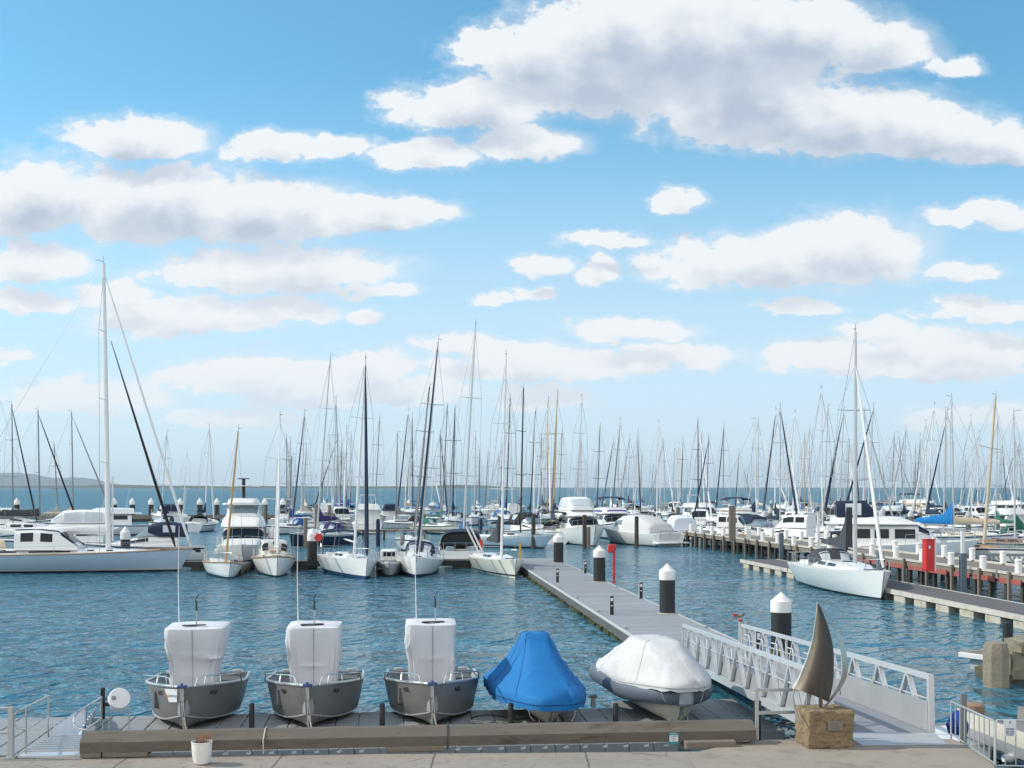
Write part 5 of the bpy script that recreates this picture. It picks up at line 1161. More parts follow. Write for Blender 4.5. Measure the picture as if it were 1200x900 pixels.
for px, y0_, y1_, D_, lb_ in ((1128, 621, 684, 66.5, 'tall white pole on the timber jetty right of the red cabinet'), (959, 600, 649, 88, 'slim white pole on the timber jetty left of the tall racing yacht mast'), (858, 593, 640, 101, 'grey square post rising above the middle of the timber jetty')):
    p = PD(px, y1_, D_); q = PD(px, y0_, D_); o = thing('jetty_pole', lb_, 'pole', (p.x, p.y, 1.2)); hh = q.z-1.2
    MB().box((0, 0, hh/2), (.16 if px != 858 else .5, .16 if px != 858 else .45, hh)).build('post', PLASW if px != 858 else TIMBER, o, smooth_ang=0); MB().box((0, 0, hh+.03), (.24, .24, .06)).build('cap', ALU, o, smooth_ang=0)
for px, y0_, y1_, lb_ in ((1031, 660, 697, 'grey steel pile holding the concrete pontoon near the racing yacht bow'), (1128.5, 673, 700, 'grey steel pile holding the concrete pontoon below the truss gangway'), (915.5, 634, 660, 'grey steel pile holding the concrete pontoon left of the racing yacht')):
    q = W(px, y1_, 0); o = MB().box((0, 0, .8), (.30, .30, 4.2), bev=.02).build('guide_pile', mat('pile_blue_grey', (.10, .14, .17), .6, var=.2), loc=q+Vector((.0, 0, -.7))); tag(o, lb_, 'pile', 'guide piles of the concrete pontoon')
# concrete pontoon
c0_ = W(1215, 741, 0); c1_ = W(868.5, 664.5, 0); cv_ = c1_-c0_
jetty('concrete_pontoon', 'low concrete pontoon with dark deck and tan floats beside the racing yacht', c0_, math.atan2(cv_.y, cv_.x), cv_.length, -2.5, .52, DKG, EDGEL, nfloat=17, floatm=CONCL, thick=.16)
# truss gangway on the right
tg = thing('truss_gangway', 'grey aluminium truss gangway lying behind the timber jetty at the right edge', 'gangway', Vector((26.6, 76.0, .35)), R(4))
for y in (0, 1.3):
    MB().bar((0, y, 1.1), (5.2, y, 1.0), .1, .1).build('top_chord', mat('dull_alloy', (.24, .26, .285), .55, .3), tg, smooth_ang=0); MB().bar((0, y, 0), (5.2, y, -.05), .1, .1).build('bottom_chord', mat('dull_alloy', (.24, .26, .285), .55, .3), tg, smooth_ang=0)
    for k in range(4): MB().bar((k*1.3+.05, y, 1.08), (k*1.3+.65, y, .02), .07, .07).build('web_brace', mat('dull_alloy', (.24, .26, .285), .55, .3), tg, smooth_ang=0); MB().bar((k*1.3+1.25, y, 1.06), (k*1.3+.65, y, .02), .07, .07).build('web_brace', mat('dull_alloy', (.24, .26, .285), .55, .3), tg, smooth_ang=0)
MB().box((2.6, .65, .02), (5.2, 1.2, .06)).build('deck', DKG, tg, smooth_ang=0)

# ================================================================== BOATS ONE BY ONE
# big pale ketch-like yacht at the left edge
bow = W(222, 668.6, 0)
def ketch_extra(o, rings):
    L = 17.0
    tr_ = []
    for s in (1, -1):
        MB().tube([(r[0][0], s*(r[0][1]+.01), r[0][2]+.04) for r in rings], .045, 5).build('toe_rail', TEAK, o)
    st = [(-2.6, 1.35, 1.45, 1.35), (-1.2, 1.4, 1.45, 1.4), (.1, 1.35, 1.45, 1.25), (1.3, 1.1, 1.4, .25)]
    ph = MB().loft(arch(st, .34, 16, .08)).build('pilothouse', WHITE, o, smooth_ang=40)
    for s in (1, -1):
        for x0_, x1_ in ((-2.2, -1.4), (-.95, -.2)): side_window(ph, st, x0_, x1_, .40, .80, s, None, .34, .08)
        mbw = MB().tube([arch_pt(st_interp(st, x_), R(58) if s > 0 else R(122), .34, .03, .08) for x_ in (-2.75, -1.9, -.9, .1, .7, 1.3)], .035, 5).build('dark_trim', BLK, ph)
    front_window(ph, st, 1.0, .25, 40, 140, GLASS, .34, .08)
    for x_ in (-6.5, -5.4, -4.2, -3.3, 2.2, 3.4):
        for s in (1, -1): MB().box((x_, s*.30*4.4*1.0, 1.42), (.42, .05, .09)).build('portlight', BLK, o, smooth_ang=0)
    tn = [[(x_, y_, z_) for x_, y_, z_ in ((xx, -1.3*k, 1.35), (xx, -.7*k, 1.75*1+.12), (xx, 0, 2.05+.1*k), (xx, .7*k, 1.87), (xx, 1.3*k, 1.35))] for xx, k in ((-7.3, .5), (-6.6, 1), (-5.2, 1.0), (-4.3, .75), (-3.6, .3))]
    MB().loft(tn).build('boom_tent', TANC, o, smooth_ang=50)
    MB().box((-6.6, -1.3, 1.85), (.5, .3, .42), bev=.1).build('red_bag', REDP, o)
    # staysail stay with dark furled sail
    MB().tube([(lerp(7.4, 3.2, f), 0, lerp(1.35, 15.1, f)) for f in (0, .05, .3, .7, .9, 1)], [.03, .10, .10, .065, .035, .02], 6).build('furled_staysail', BLACKC, o)
    MB().tube([(L/2-.4, 0, 1.35), (L/2+.35, 0, 1.40)], .05, 5).box((L/2+.3, 0, 1.3), (.35, .12, .2), bev=.03).build('bowsprit', BLK, o)
    MB().tube([(3.3, 0, 2.0), (3.3, 0, 6.2)], .06, 6).build('spinnaker_pole', MWHITE, o)
sailboat('large pale blue yacht with very tall mast, pilothouse and teak trim at the left edge', at_bow(222, 668.6, RT, 17.0), RT, L=17, B=4.4, fs=1.15, fb=1.42, hm=[PALEB, PALEB, CREAM, BOOT], mast=MWHITE, h=20.2, xm=.178, cover=WHITEC, jib=MWHITE, cabh=.38, cab=(-.42, .34), extra=ketch_extra, r=.17, spread=((.30, 1.3), (.52, 1.1), (.76, .9)), rake=1.1, bz=.95, bl=7.2, ch=.5, cpeak=.1, jr=.09, wt=.55, name='large_yacht', cat='yacht', wire=.014)
# sport cruiser with navy soft top
o = cruiser('white sports cruiser with navy soft top and raked windscreen behind the big yacht bow', W(160, 661, 0)+Vector((0, 2.2, 0)), LT+R(4), L=8.6, B=3.0, fs=1.15, fb=1.4, style='sport', canopy=NAVY)
# clear-canopied cruiser behind the ketch
cruiser('white flybridge cruiser with clear enclosed upper deck behind the big yacht pilothouse', PD(66, 640, 99)+Vector((0, 0, -.89)), LT+R(8), L=12.5, B=4.2, fs=1.5, fb=1.9, hm=[PALEB, BLK, PALEB, ANTI], style='fly', canopy='clear').scale = (.85, .85, .80)
sailboat('white deck saloon sailboat with charcoal boom cover behind the enclosed flybridge cruiser', W(30, 634, 0), RT, L=11, B=3.6, fs=1.1, fb=1.4, mast=ALUD, h=13.4, xm=.13, cover=DARKGC, cabh=.8, jib=BLACKC, ch=.75, cpeak=.0, bl=7.5, spread=((.45, .9),))
sailboat('white sailboat with leaning grey mast at the far left edge of the photo', W(-9, 640, 0), R(60), L=10.5, B=3.4, mast=ALUD, h=18.3, heel=R(-4), cover=GREYC, near=False)
sailboat('white sailboat with tall thin mast left of the charcoal boom cover', W(12, 629, 0), R(75), L=10, B=3.2, mast=ALUD, h=14.8, xm=.05, cover=GREYC, jib=BLACKC, near=False)
sailboat('cream sailboat with tan sail cover and tall mast left of the big yacht mast', W(84, 621, 0), RT+R(6), L=11, B=3.5, mast=ALUD, h=15.2, xm=.02, cover=TANC, jib=GREYC, near=False, hm=[CREAM, BOOT, BOOT, ANTI])
sailboat('small sailboat with short leaning mast and dark forestay left of the tan sail cover', W(66, 619, 0), R(80), L=9, B=3.0, mast=ALUD, h=11.4, heel=R(-3), cover=TANC, near=False)

cruiser('low white cruiser moored between the big yacht pilothouse and the breakwater', W(112, 628, 0), LT+R(20), L=11, B=3.8, fs=1.2, fb=1.6, style='fly', canopy=None)
cruiser('white hardtop boat close behind the charcoal boom cover at the left edge', W(18, 624, 0), RT, L=9, B=3.2, style='hard')
# big white motor yacht
def my_extra():
    rz = TO+R(6); L = 15.0; bow = W(284, 668, 0)
    o = thing('motor_yacht', 'big white three storey flybridge motor yacht with dark windscreen and grey bottom', 'motor yacht', bow-Vector((math.cos(rz), math.sin(rz), 0))*(L/2-.9), rz)
    rings, dk_ = make_hull(o, L, 4.6, 1.5, 2.15, [WHITE, WHITE, GREYH, GREYH], wt=.9, tm=.35, rake=1.9, srake=0, full=.22, sag=0, flare=.75, ex=2.4)
    MB().loft(dk_, cap=(False, False)).build('deck', DECK, o, smooth_ang=50, clean=False)
    w_ = 1.80; zb = 1.75
    st = [(-4.6, w_, zb, 1.75), (0, w_, zb, 1.75), (1.1, w_*.97, zb, 1.6), (2.0, w_*.92, zb, .7), (4.3, w_*.6, zb+.05, .16)]
    MB().loft(arch(st, .3, 18, .06)).build('cabin', WHITE, o, smooth_ang=40)
    front_window(o, st, 2.03, 1.15, 14, 166, GLASS, .3, .06)
    for s in (1, -1): side_window(o, st, -3.8, -1.6, .5, .85, s, None, .3, .06); side_window(o, st, -1.3, 1.0, .5, .85, s, None, .3, .06)
    s2_ = [(-5.0, 1.85, zb+1.72, .95), (-.5, 1.85, zb+1.72, .95), (.4, 1.7, zb+1.72, .85), (1.3, 1.35, zb+1.7, .12)]
    MB().loft(arch(s2_, .3, 18, .12)).build('bridge_coaming', WHITE, o, smooth_ang=40)
    s3_ = [(-3.6, 1.45, zb+2.62, 1.1), (-1.6, 1.45, zb+2.62, 1.12), (-.9, 1.3, zb+2.62, 1.0), (-.4, 1.1, zb+2.6, .2)]
    br = MB().loft(arch(s3_, .32, 18, .06)).build('enclosed_bridge', WHITE, o, smooth_ang=40)
    front_window(br, s3_, -.46, -.86, 20, 160, GLASSL, .32, .06)
    for s in (1, -1): side_window(br, s3_, -3.2, -1.2, .2, .82, s, GLASSL, .32, .06)
    s4_ = [(-4.6, 1.75, zb+3.70, .10), (-2.0, 1.8, zb+3.70, .14), (-.2, 1.55, zb+3.68, .1)]
    MB().loft(arch(s4_, .3, 14, .02)).build('hardtop', WHITE, o, smooth_ang=40)
    s5_ = [(-4.0, 1.2, zb+3.82, .42), (-2.0, 1.35, zb+3.82, .48), (-.8, 1.2, zb+3.82, .44), (-.3, .9, zb+3.8, .1)]
    MB().loft(arch(s5_, .32, 14, .1)).build('upper_station', WHITE, o, smooth_ang=40)
    MB().loft([[(x, y, zb+5.35+z) for x, y, z in ((xx, -1.35, 0), (xx, 0, .05), (xx, 1.35, 0), (xx, 1.3, .07), (xx, 0, .12), (xx, -1.3, .07))] for xx in (-3.2, -1.2)], closed=True).build('top_canopy', WHITEC, o, smooth_ang=40)
    mt_ = MB().tube([(-2.4, 0, zb+4.2), (-2.4, 0, zb+6.1)], .14, 8).box((-2.2, 0, zb+6.1), (.3, .95, .09)).build('radar_mast', BLK, o)
    MB().tube([(-2.4, 0, zb+6.1), (-2.4, 0, zb+7.0)], .012, 4).build('whip_antenna', PLASW, o)
    rail_line(o, rings, .5, L/2-.3, .75, 7, r=.018, mid=True, name='bow_rail'); fender(o, 3, -2.0, 1.3); fender(o, 1, -2.2, 1.2); o.scale = (.86, .86, .78)
my_extra()
def wood_extra(o, rings):
    for s in (1, -1): MB().tube([(r[0][0], s*(r[0][1]+.005), r[0][2]+.02) for r in rings], .04, 5).build('rub_rail', TEAK, o)
sailboat('small white sailboat with varnished wooden mast and teak foredeck below the big motor yacht', at_bow(268, 678.5, TO+R(14), 6.6), TO+R(14), L=6.6, B=2.35, fs=.72, fb=.98, hm=[WHITE, WHITE, PALEB, ANTI], mast=MWOOD, h=9.0, xm=.12, heel=R(-5.5), decks=TEAKL, cabh=.18, extra=wood_extra, wire=.008, r=.075, cab=(-.2, .05), win=False, spread=((.55, .6),), name='wooden_masted_sailboat')
def ms_extra(o, rings):
    st = [(-2.0, .92, 1.05, 1.05), (-.7, .92, 1.05, 1.1), (-.1, .86, 1.05, .95), (.35, .75, 1.05, .2)]
    ph = MB().loft(arch(st, .3, 16, .05)).build('wheelhouse', CREAM, o, smooth_ang=40)
    front_window(ph, st, .22, -.05, 24, 84, GLASS, .3, .05); front_window(ph, st, .22, -.05, 96, 156, GLASS, .3, .05)
    for s in (1, -1):
        side_window(ph, st, -1.7, -1.1, .5, .85, s, None, .3, .05); side_window(ph, st, -.9, -.3, .5, .85, s, None, .3, .05)
        MB().tube([(r[0][0], s*(r[0][1]+.01), r[0][2]+.01) for r in rings], .05, 5).build('rub_rail', TEAK, o)
        MB().tube([(x_, s*1.25, 1.05) for x_ in (-2.4, -2.4)] + [(-2.4, s*1.25, 1.6), (-1.2, s*1.28, 1.62)], .02, 4).build('tan_rail', TEAK, o)
    MB().box((.9, 0, 1.45), (.6, .7, .12), bev=.03).build('hatch', TEAK, o)
sailboat('cream motorsailer with tan rub rail and small wheelhouse beside the finger pontoon', at_bow(324, 676.5, TO+R(8), 7.6), TO+R(8), L=7.6, B=2.75, fs=.95, fb=1.28, hm=[WHITE, WHITE, WHITE, BLK], mast=MWHITE, h=9.9, xm=.14, jib=WHITEC, heel=R(-2), extra=ms_extra, cabh=.34, cab=(-.1, .3), cover=NAVY, bz=.5, bl=2.6, wt=.7, rake=.35, name='motorsailer', cat='motorsailer', ch=.3, cpeak=.3)
def s430(o, rings):
    MB().lathe([(.13, -.05), (.24, -.07), (.27, 0), (.24, .07), (.13, .05)], c=(-3.7, -1.45, 2.15), n=20, M=Matrix.Rotation(R(90), 3, 'Y')).build('lifebuoy', REDF, o)
    MB().tube([(-3.7, -1.45, .9), (-3.7, -1.45, 1.9)], .02, 5).build('lifebuoy_bracket', STEEL, o)
    bimini(o, -4.2, -2.4, 1.3, 2.45, NAVY)
    M = Matrix.Rotation(R(90), 4, 'X')
sailboat('white sailboat with red horseshoe lifebuoy, navy furled jib and blue waterline stripe', at_bow(428, 679, TO+R(14), 9.0), TO+R(14), L=9.0, B=3.15, fs=1.02, fb=1.24, hm=[WHITE, WHITE, BOOT, ANTIB], mast=MWHITE, h=13.5, xm=.09, jib=NAVY, jr=.13, heel=R(-3.6), extra=s430, cover=None, wt=.85, rake=.25, full=.26, cabh=.40, frac=.985)
o = thing('old_workboat', 'small grey and white open workboat squeezed between two white sailboats', 'workboat', at_bow(456, 676, TO, 6.2), TO)
rings, dk_ = make_hull(o, 6.2, 1.9, .75, 1.0, [GREYH, WHITE, GREYH, ANTI], wt=.8, rake=.5)
MB().loft(dk_, cap=(False, False)).build('deck', GREYH, o, smooth_ang=50, clean=False); MB().box((-.6, 0, 1.15), (1.6, 1.1, .75), bev=.1).build('cabin', WHITE, o); MB().box((.22, 0, 1.25), (.05, .75, .28), bev=.02).build('windscreen', GLASS, o); MB().box((-2.2, .1, 1.1), (.7, 1.0, .5), bev=.1).build('engine_box', GREYC, o)
rail_line(o, rings, -.5, 2.8, .6, 5, r=.018)
for s in (1, -1): fender(o, .4, s*1.0, .6, RUBBER)
def s497(o, rings):
    MB().lathe([(.02, -.35), (.15, -.2), (.17, .2), (.05, .45)], c=(-1.3, -1.2, 1.9), n=10).build('grey_cover', GREYC, o)
sailboat('white sailboat with navy dodger moored left of the navy canopied launch', at_bow(486, 677, TO+R(-3), 9.6), TO+R(-3), L=9.6, B=3.3, fs=1.0, fb=1.28, hm=[WHITE, WHITE, BOOT, ANTI], mast=ALU, h=14.9, xm=.07, dodg=NAVY, jib=NAVY, jr=.09, heel=R(-5.2), cover=WHITEC, wt=.85, rake=.3, full=.26, extra=s497, frac=.98, ch=.25)
def dark_leaner():
    sailboat('sailboat with strongly leaning dark mast behind the navy dodger sailboat', W(476, 650, 0)+Vector((0, 6, 0)), TO, L=10, B=3.2, mast=MBLK, h=14.2, heel=R(-6), xm=.1, cover=WHITEC, jib=GREYC, jr=.12, near=True, frac=.95)
dark_leaner()
# launch with navy canopy, stern to us
def launch():
    rz = AW-R(4); o = cruiser('white motor launch with big rounded navy canopy seen from its stern', W(538, 662, 0)+Vector((0, 4.2, 0)), rz, L=8.6, B=3.3, fs=1.0, fb=1.5, style='none', rails=False)
    L = 8.6
    st = [(-3.4, 1.5, .95, 1.35), (-2.4, 1.52, .95, 1.5), (-.5, 1.5, .95, 1.5), (.6, 1.3, 1.0, .7)]
    MB().loft(arch(st, .55, 18, .05), cap=(False, True)).build('canopy', NAVY, o, smooth_ang=60)
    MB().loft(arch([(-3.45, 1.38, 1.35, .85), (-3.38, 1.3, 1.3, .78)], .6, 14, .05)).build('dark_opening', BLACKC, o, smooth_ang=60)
    for y in (-1.2, -.4, .4, 1.2): MB().tube([(-4.2, y, .95), (-4.2, y, 1.55)], .022, 5).build('stern_rail', STEEL, o)
    MB().tube([(-4.2, -1.4, 1.55), (-4.2, 1.4, 1.55)], .022, 5).build('stern_rail', STEEL, o)
    for y in (-.75, .75): MB().box((-4.1, y, 1.05), (.35, .6, .5), bev=.06).build('transom_box', mat('box_grey_blue', (.30, .38, .45), .5), o)
    cs = [(.3, 1.2, 1.3, .8), (2.2, .8, 1.35, .15)]
    MB().loft(arch(cs, .4, 14, .1)).build('cabin', WHITE, o, smooth_ang=40)
launch()
def s597(o, rings):
    L = 8.6
    fl_ = Matrix
    MB().box((-3.0, -1.0, 1.9), (.05, .12, 2.2), M=Matrix.Rotation(R(28), 3, 'X') ).box((-3.0, -.72, 1.9), (.05, .12, 2.2), M=Matrix.Rotation(R(28), 3, 'X')).build('boarding_ladder', MWHITE, o, smooth_ang=0)
    MB().quad([(-3.4, -.55, 1.5), (-3.4, -.25, 1.35), (-3.4, -.3, 2.0), (-3.4, -.5, 2.1)]).quad([(-3.41, -.55, 1.5), (-3.41, -.5, 2.1), (-3.41, -.3, 2.0), (-3.41, -.25, 1.35)]).build('ensign', REDF, o, smooth_ang=0)
    MB().loft([[(x_, .12*k, z_), (x_, -.12*k, z_), (x_, -.12*k, z_+hh), (x_, .12*k, z_+hh)] for x_, k, z_, hh in ((.35, 1.6, 1.95, 1.7), (-.5, 1.3, 1.95, .9), (-1.9, 1, 1.95, .4), (-3.2, .5, 1.95, .2))], closed=True).build('charcoal_sail_cover', DARKGC, o, smooth_ang=60)
    MB().box((1.6, .95, 1.5), (.07, .07, 1.1)).box((1.8, .95, 1.5), (.07, .07, 1.1)).build('yellow_pole', mat('mustard', (.40, .28, .05), .6), o, smooth_ang=0)
sailboat('cream racing sloop with striped waterline and charcoal mainsail cover beside the walkway end', at_bow(603, 677.5, TO+R(9), 8.8), TO+R(9), L=8.8, B=2.95, fs=.95, fb=1.12, hm=[CREAM, CREAM, BLK, CREAM], mast=MWHITE, h=13.8, xm=.08, heel=R(-1.6), wt=.7, rake=.12, full=.36, cabh=.36, frac=.9, boom=True, extra=s597, cover=None, cabin=WHITE, spread=((.33, .95), (.66, .8)))
# middle distance
def navy_ex(o, rings): MB().box((2.9, .6, .75), (.6, .03, .4)).build('hull_emblem', mat('emblem_magenta', (.30, .05, .30), .5), o, smooth_ang=0)
sailboat('navy hulled sailboat with white stripe and purple blue cockpit cover behind the motorsailer', W(368, 641, 0)+Vector((0, 3, 0)), TO-R(28), L=10.5, B=3.5, fs=1.15, fb=1.45, hm=[NAVYH, WHITE, NAVYH, WHITE], mast=ALU, h=17.8, xm=.05, heel=R(-4.5), cover=mat('canvas_purple_blue', (.03, .02, .13), .85), dodg=mat('canvas_purple_blue', (.03, .02, .13), .85), ch=.6, jib=None)
sailboat('small sailboat with bright blue cockpit cover left of the navy hulled sailboat', W(338, 626, 0), TO-R(50), L=8, B=2.7, mast=ALUD, h=9.2, xm=.0, cover=BLUE, dodg=BLUE, near=False, heel=R(-3))
cruiser('white square fronted ferry-like launch with dark windows behind the lifebuoy sailboat', W(427, 626, 0)+Vector((0, 4, 0)), AW, L=10, B=3.9, fs=1.2, fb=1.6, style='tall')
cruiser('white fishing boat with cream radar dome left of the ferry-like launch', W(400, 622, 0), TO+R(20), L=9, B=3.2, style='hard')
MBd = sailboat('white racing yacht with two dark leaning masts behind the navy dodger sailboat', W(470, 621, 0), LT, L=9.5, B=3.2, mast=ALUD, h=12.5, cover=GREYC, near=False, dodg=BLACKC)
sailboat('white sailboat with bright blue peaked sail cover on its mast behind the navy canopied launch', W(541, 652, 0), TO+R(4), L=10, B=3.3, mast=ALU, h=18.5, xm=.02, heel=R(-3.5), cover=BLUE, ch=.9, cpeak=1.6, bl=2.6, hm=[WHITE, BOOT, BOOT, ANTI], spread=((.30, 1.05), (.66, .85)), jib=None, win=True)
sailboat('green covered cream sailboat with steel stern arch left of the blue peaked sail cover', W(514, 626, 0), TO+R(30), L=10, B=3.2, mast=ALUD, h=15.2, xm=.05, cover=GREENC, near=False, heel=R(-4), hm=[CREAM, GREENH, GREENH, ANTI], dodg=GREENC)
sailboat('pale long bowed sailboat with low sheer right behind the cream racing sloop', W(606, 643, 0)+Vector((-.5, 2.5, 0)), R(-40), L=10, B=3.0, fs=.9, fb=1.35, mast=MBLK, h=14.6, xm=.1, heel=R(-3.0), cover=BLACKC, dodg=None, rake=1.6, hm=[PALEB, WHITE, GREYH, ANTI], jib=None, cabin=GREYH)
cruiser('white bowrider with dark windscreen right of the pale long bowed sailboat', W(624, 634, 0), TO+R(30), L=8, B=3.0, style='sport', canopy=BLACKC)
def stern_ex(o, rings):
    # open scoop transom
    MB().lathe([(.0, 0), (.10, .0), (.11, .04), (.0, .05)], c=(-4.95, .75, .62), n=14, M=Matrix.Rotation(R(-90), 3, 'Y')).build('vent', BLK, o); MB().lathe([(.0, 0), (.10, .0), (.11, .04), (.0, .05)], c=(-4.95, -.75, .62), n=14, M=Matrix.Rotation(R(-90), 3, 'Y')).build('vent', BLK, o)
    MB().tube([(-4.5, 0, 1.0), (-4.5, 0, 1.9)], .03, 6).build('binnacle', STEEL, o)
    MB().tube([(-4.55, .45*math.cos(a*.4488), 1.45+.45*math.sin(a*.4488)) for a in range(15)], .02, 5).build('steering_wheel', STEEL, o)
sailboat('white sailboat seen stern on with two black vents and wide black bimini', W(655, 637.5, 0)+Vector((-.45, 4.6, 0)), AW-R(4), L=10, B=3.75, fs=1.1, fb=1.25, hm=[WHITE, WHITE, WHITE, ANTI], mast=MWOOD, h=15.0, xm=.1, heel=R(2), wt=.92, full=.45, bim=BLACKC, dodg=BLACKC, cover=NAVY, ch=.7, cpeak=1.5, extra=stern_ex, srake=-.35, jib=GREYC)
cruiser('white flybridge cruiser with clear vinyl upper canopy facing the walkway', at_bow(698, 641, TO+R(4), 12)+Vector((0, .5, 0)), TO+R(4), L=12, B=4.2, fs=1.3, fb=2.0, hm=[WHITE, CREAM, CREAM, ANTI], style='fly', canopy='clear')
cruiser('white flybridge cruiser with navy bimini and purple band behind the clear canopied cruiser', at_bow(735, 634, TO+R(2), 12), TO+R(2), L=12, B=4.1, fs=1.3, fb=2.0, style='fly', canopy=NAVY, bandc=mat('purple_band', (.06, .03, .20), .5))
def covered_cruiser():
    rz = AW+R(22); o = thing('covered_cruiser', 'white sports cruiser with pale grey canvas cover over its cockpit, moored at the jetty end', 'motor cruiser', W(771, 640.5, 0)+Vector((-1.6, 5.0, 0)), rz)
    L = 11.5; rings, dk_ = make_hull(o, L, 3.9, 1.15, 1.6, [WHITE, WHITE, CREAM, ANTI], wt=.92, tm=.35, rake=1.6, srake=0, full=.22, sag=0, flare=.4, ex=2.3)
    MB().loft(dk_, cap=(False, False)).build('deck', DECK, o, smooth_ang=50, clean=False)
    st = [(-.6, 1.55, 1.0, 1.75), (.8, 1.55, 1.0, 1.75), (1.9, 1.4, 1.05, 1.3), (3.0, 1.1, 1.2, .5), (4.6, .5, 1.4, .1)]
    MB().loft(arch(st, .42, 18, .14)).build('cabin', WHITE, o, smooth_ang=45)
    for s in (1, -1): side_window(o, st, .2, 1.7, .5, .78, s, GLASSL, .42, .14)
    cs = [(-4.6, 1.55, 1.05, .75), (-4.2, 1.72, 1.0, 1.15), (-2.2, 1.72, 1.0, 1.75), (-.6, 1.65, 1.0, 1.88), (.1, 1.6, 1.0, 1.86)]
    MB().loft(arch(cs, .5, 18, .2)).build('cockpit_cover', mat('canvas_pale_grey', (.52, .53, .54), .85, var=.05, bump=.02, bscale=2.5), o, smooth_ang=60)
    MB().box((-6.0, 0, .35), (1.1, 3.4, .16), bev=.06).build('swim_platform', WHITE, o)
    MB().box((-5.72, 0, .85), (.12, 2.2, .55), bev=.04).build('transom_door', mat('transom_grey', (.52, .55, .58), .4), o)
    for y in (-1.1, 0, 1.1): MB().tube([(-5.9, y, .9), (-5.9, y, 1.45)], .025, 5).build('stern_rail', STEEL, o)
    MB().tube([(-5.9, -1.2, 1.45), (-5.9, 1.2, 1.45)], .025, 5).build('stern_rail', STEEL, o)
covered_cruiser()
def small_white():
    o = cruiser('small white half-cabin boat tied to the jetty right of the covered sports cruiser', W(797, 634, 0)+Vector((.2, 3.5, 0)), AW+R(5), L=7.5, B=2.9, fs=1.1, fb=1.4, style='none', rails=False)
    cs = [(-2.6, 1.3, 1.0, 1.3), (-.5, 1.35, 1.0, 1.6), (.4, 1.2, 1.0, 1.2), (1.2, .9, 1.1, .2)]
    MB().loft(arch(cs, .4, 14, .12)).build('canvas_cover', mat('canvas_cool_white', (.60, .66, .73), .85, var=.05), o, smooth_ang=50)
small_white()
# racing yacht alongside the concrete pontoon
def racer(o, rings):
    L = 12.2
    for x_, s_ in ((-.9, -1), (-.9, 1)):
        pass
    MB().loft([[(x_, .13*k, z_), (x_, -.13*k, z_), (x_, -.10*k, z_+hh), (x_, .10*k, z_+hh)] for x_, k, z_, hh in ((.55, 1.5, 2.15, 2.3), (.1, 1.4, 2.2, 1.35), (-.9, 1.2, 2.25, .6), (-2.6, 1, 2.3, .38), (-4.4, .5, 2.35, .2))], closed=True).build('charcoal_sail_cover', DARKGC, o, smooth_ang=60)
    MB().box((-4.9, .5, 1.6), (.7, .5, .3), bev=.08).build('cockpit_locker', PLASW, o); MB().lathe([(.03, -.25), (.12, -.2), (.12, .2), (.03, .25)], c=(-3.2, -1.0, 1.35), n=8).build('winch', STEEL, o)
    MB().lathe([(.0, 0), (.09, .0), (.0, .03)], c=(-4.7, -1.90, .78), n=10, M=Matrix.Rotation(R(90), 3, 'X')).build('stern_vent', BLK, o)
sailboat('sleek white racing yacht with charcoal dodger lying alongside the concrete pontoon', at_bow(1034, 703.5, TO-R(3), 12.2)+Vector((.0, 0, 0)), TO-R(3), L=12.2, B=3.7, fs=1.15, fb=1.40, hm=[WHITE, WHITE, WHITE, ANTI], mast=ALU, h=13.6, xm=.13, dodg=DARKGC, jib=MWHITE, jr=.09, heel=R(-.4), wt=.85, rake=.55, full=.3, cover=None, extra=racer, frac=.86, name='racing_yacht', cat='yacht', cabh=.45, r=.11, spread=((.36, 1.1), (.66, .85)), bl=4.6, cab=(-.2, .26), srake=.5)
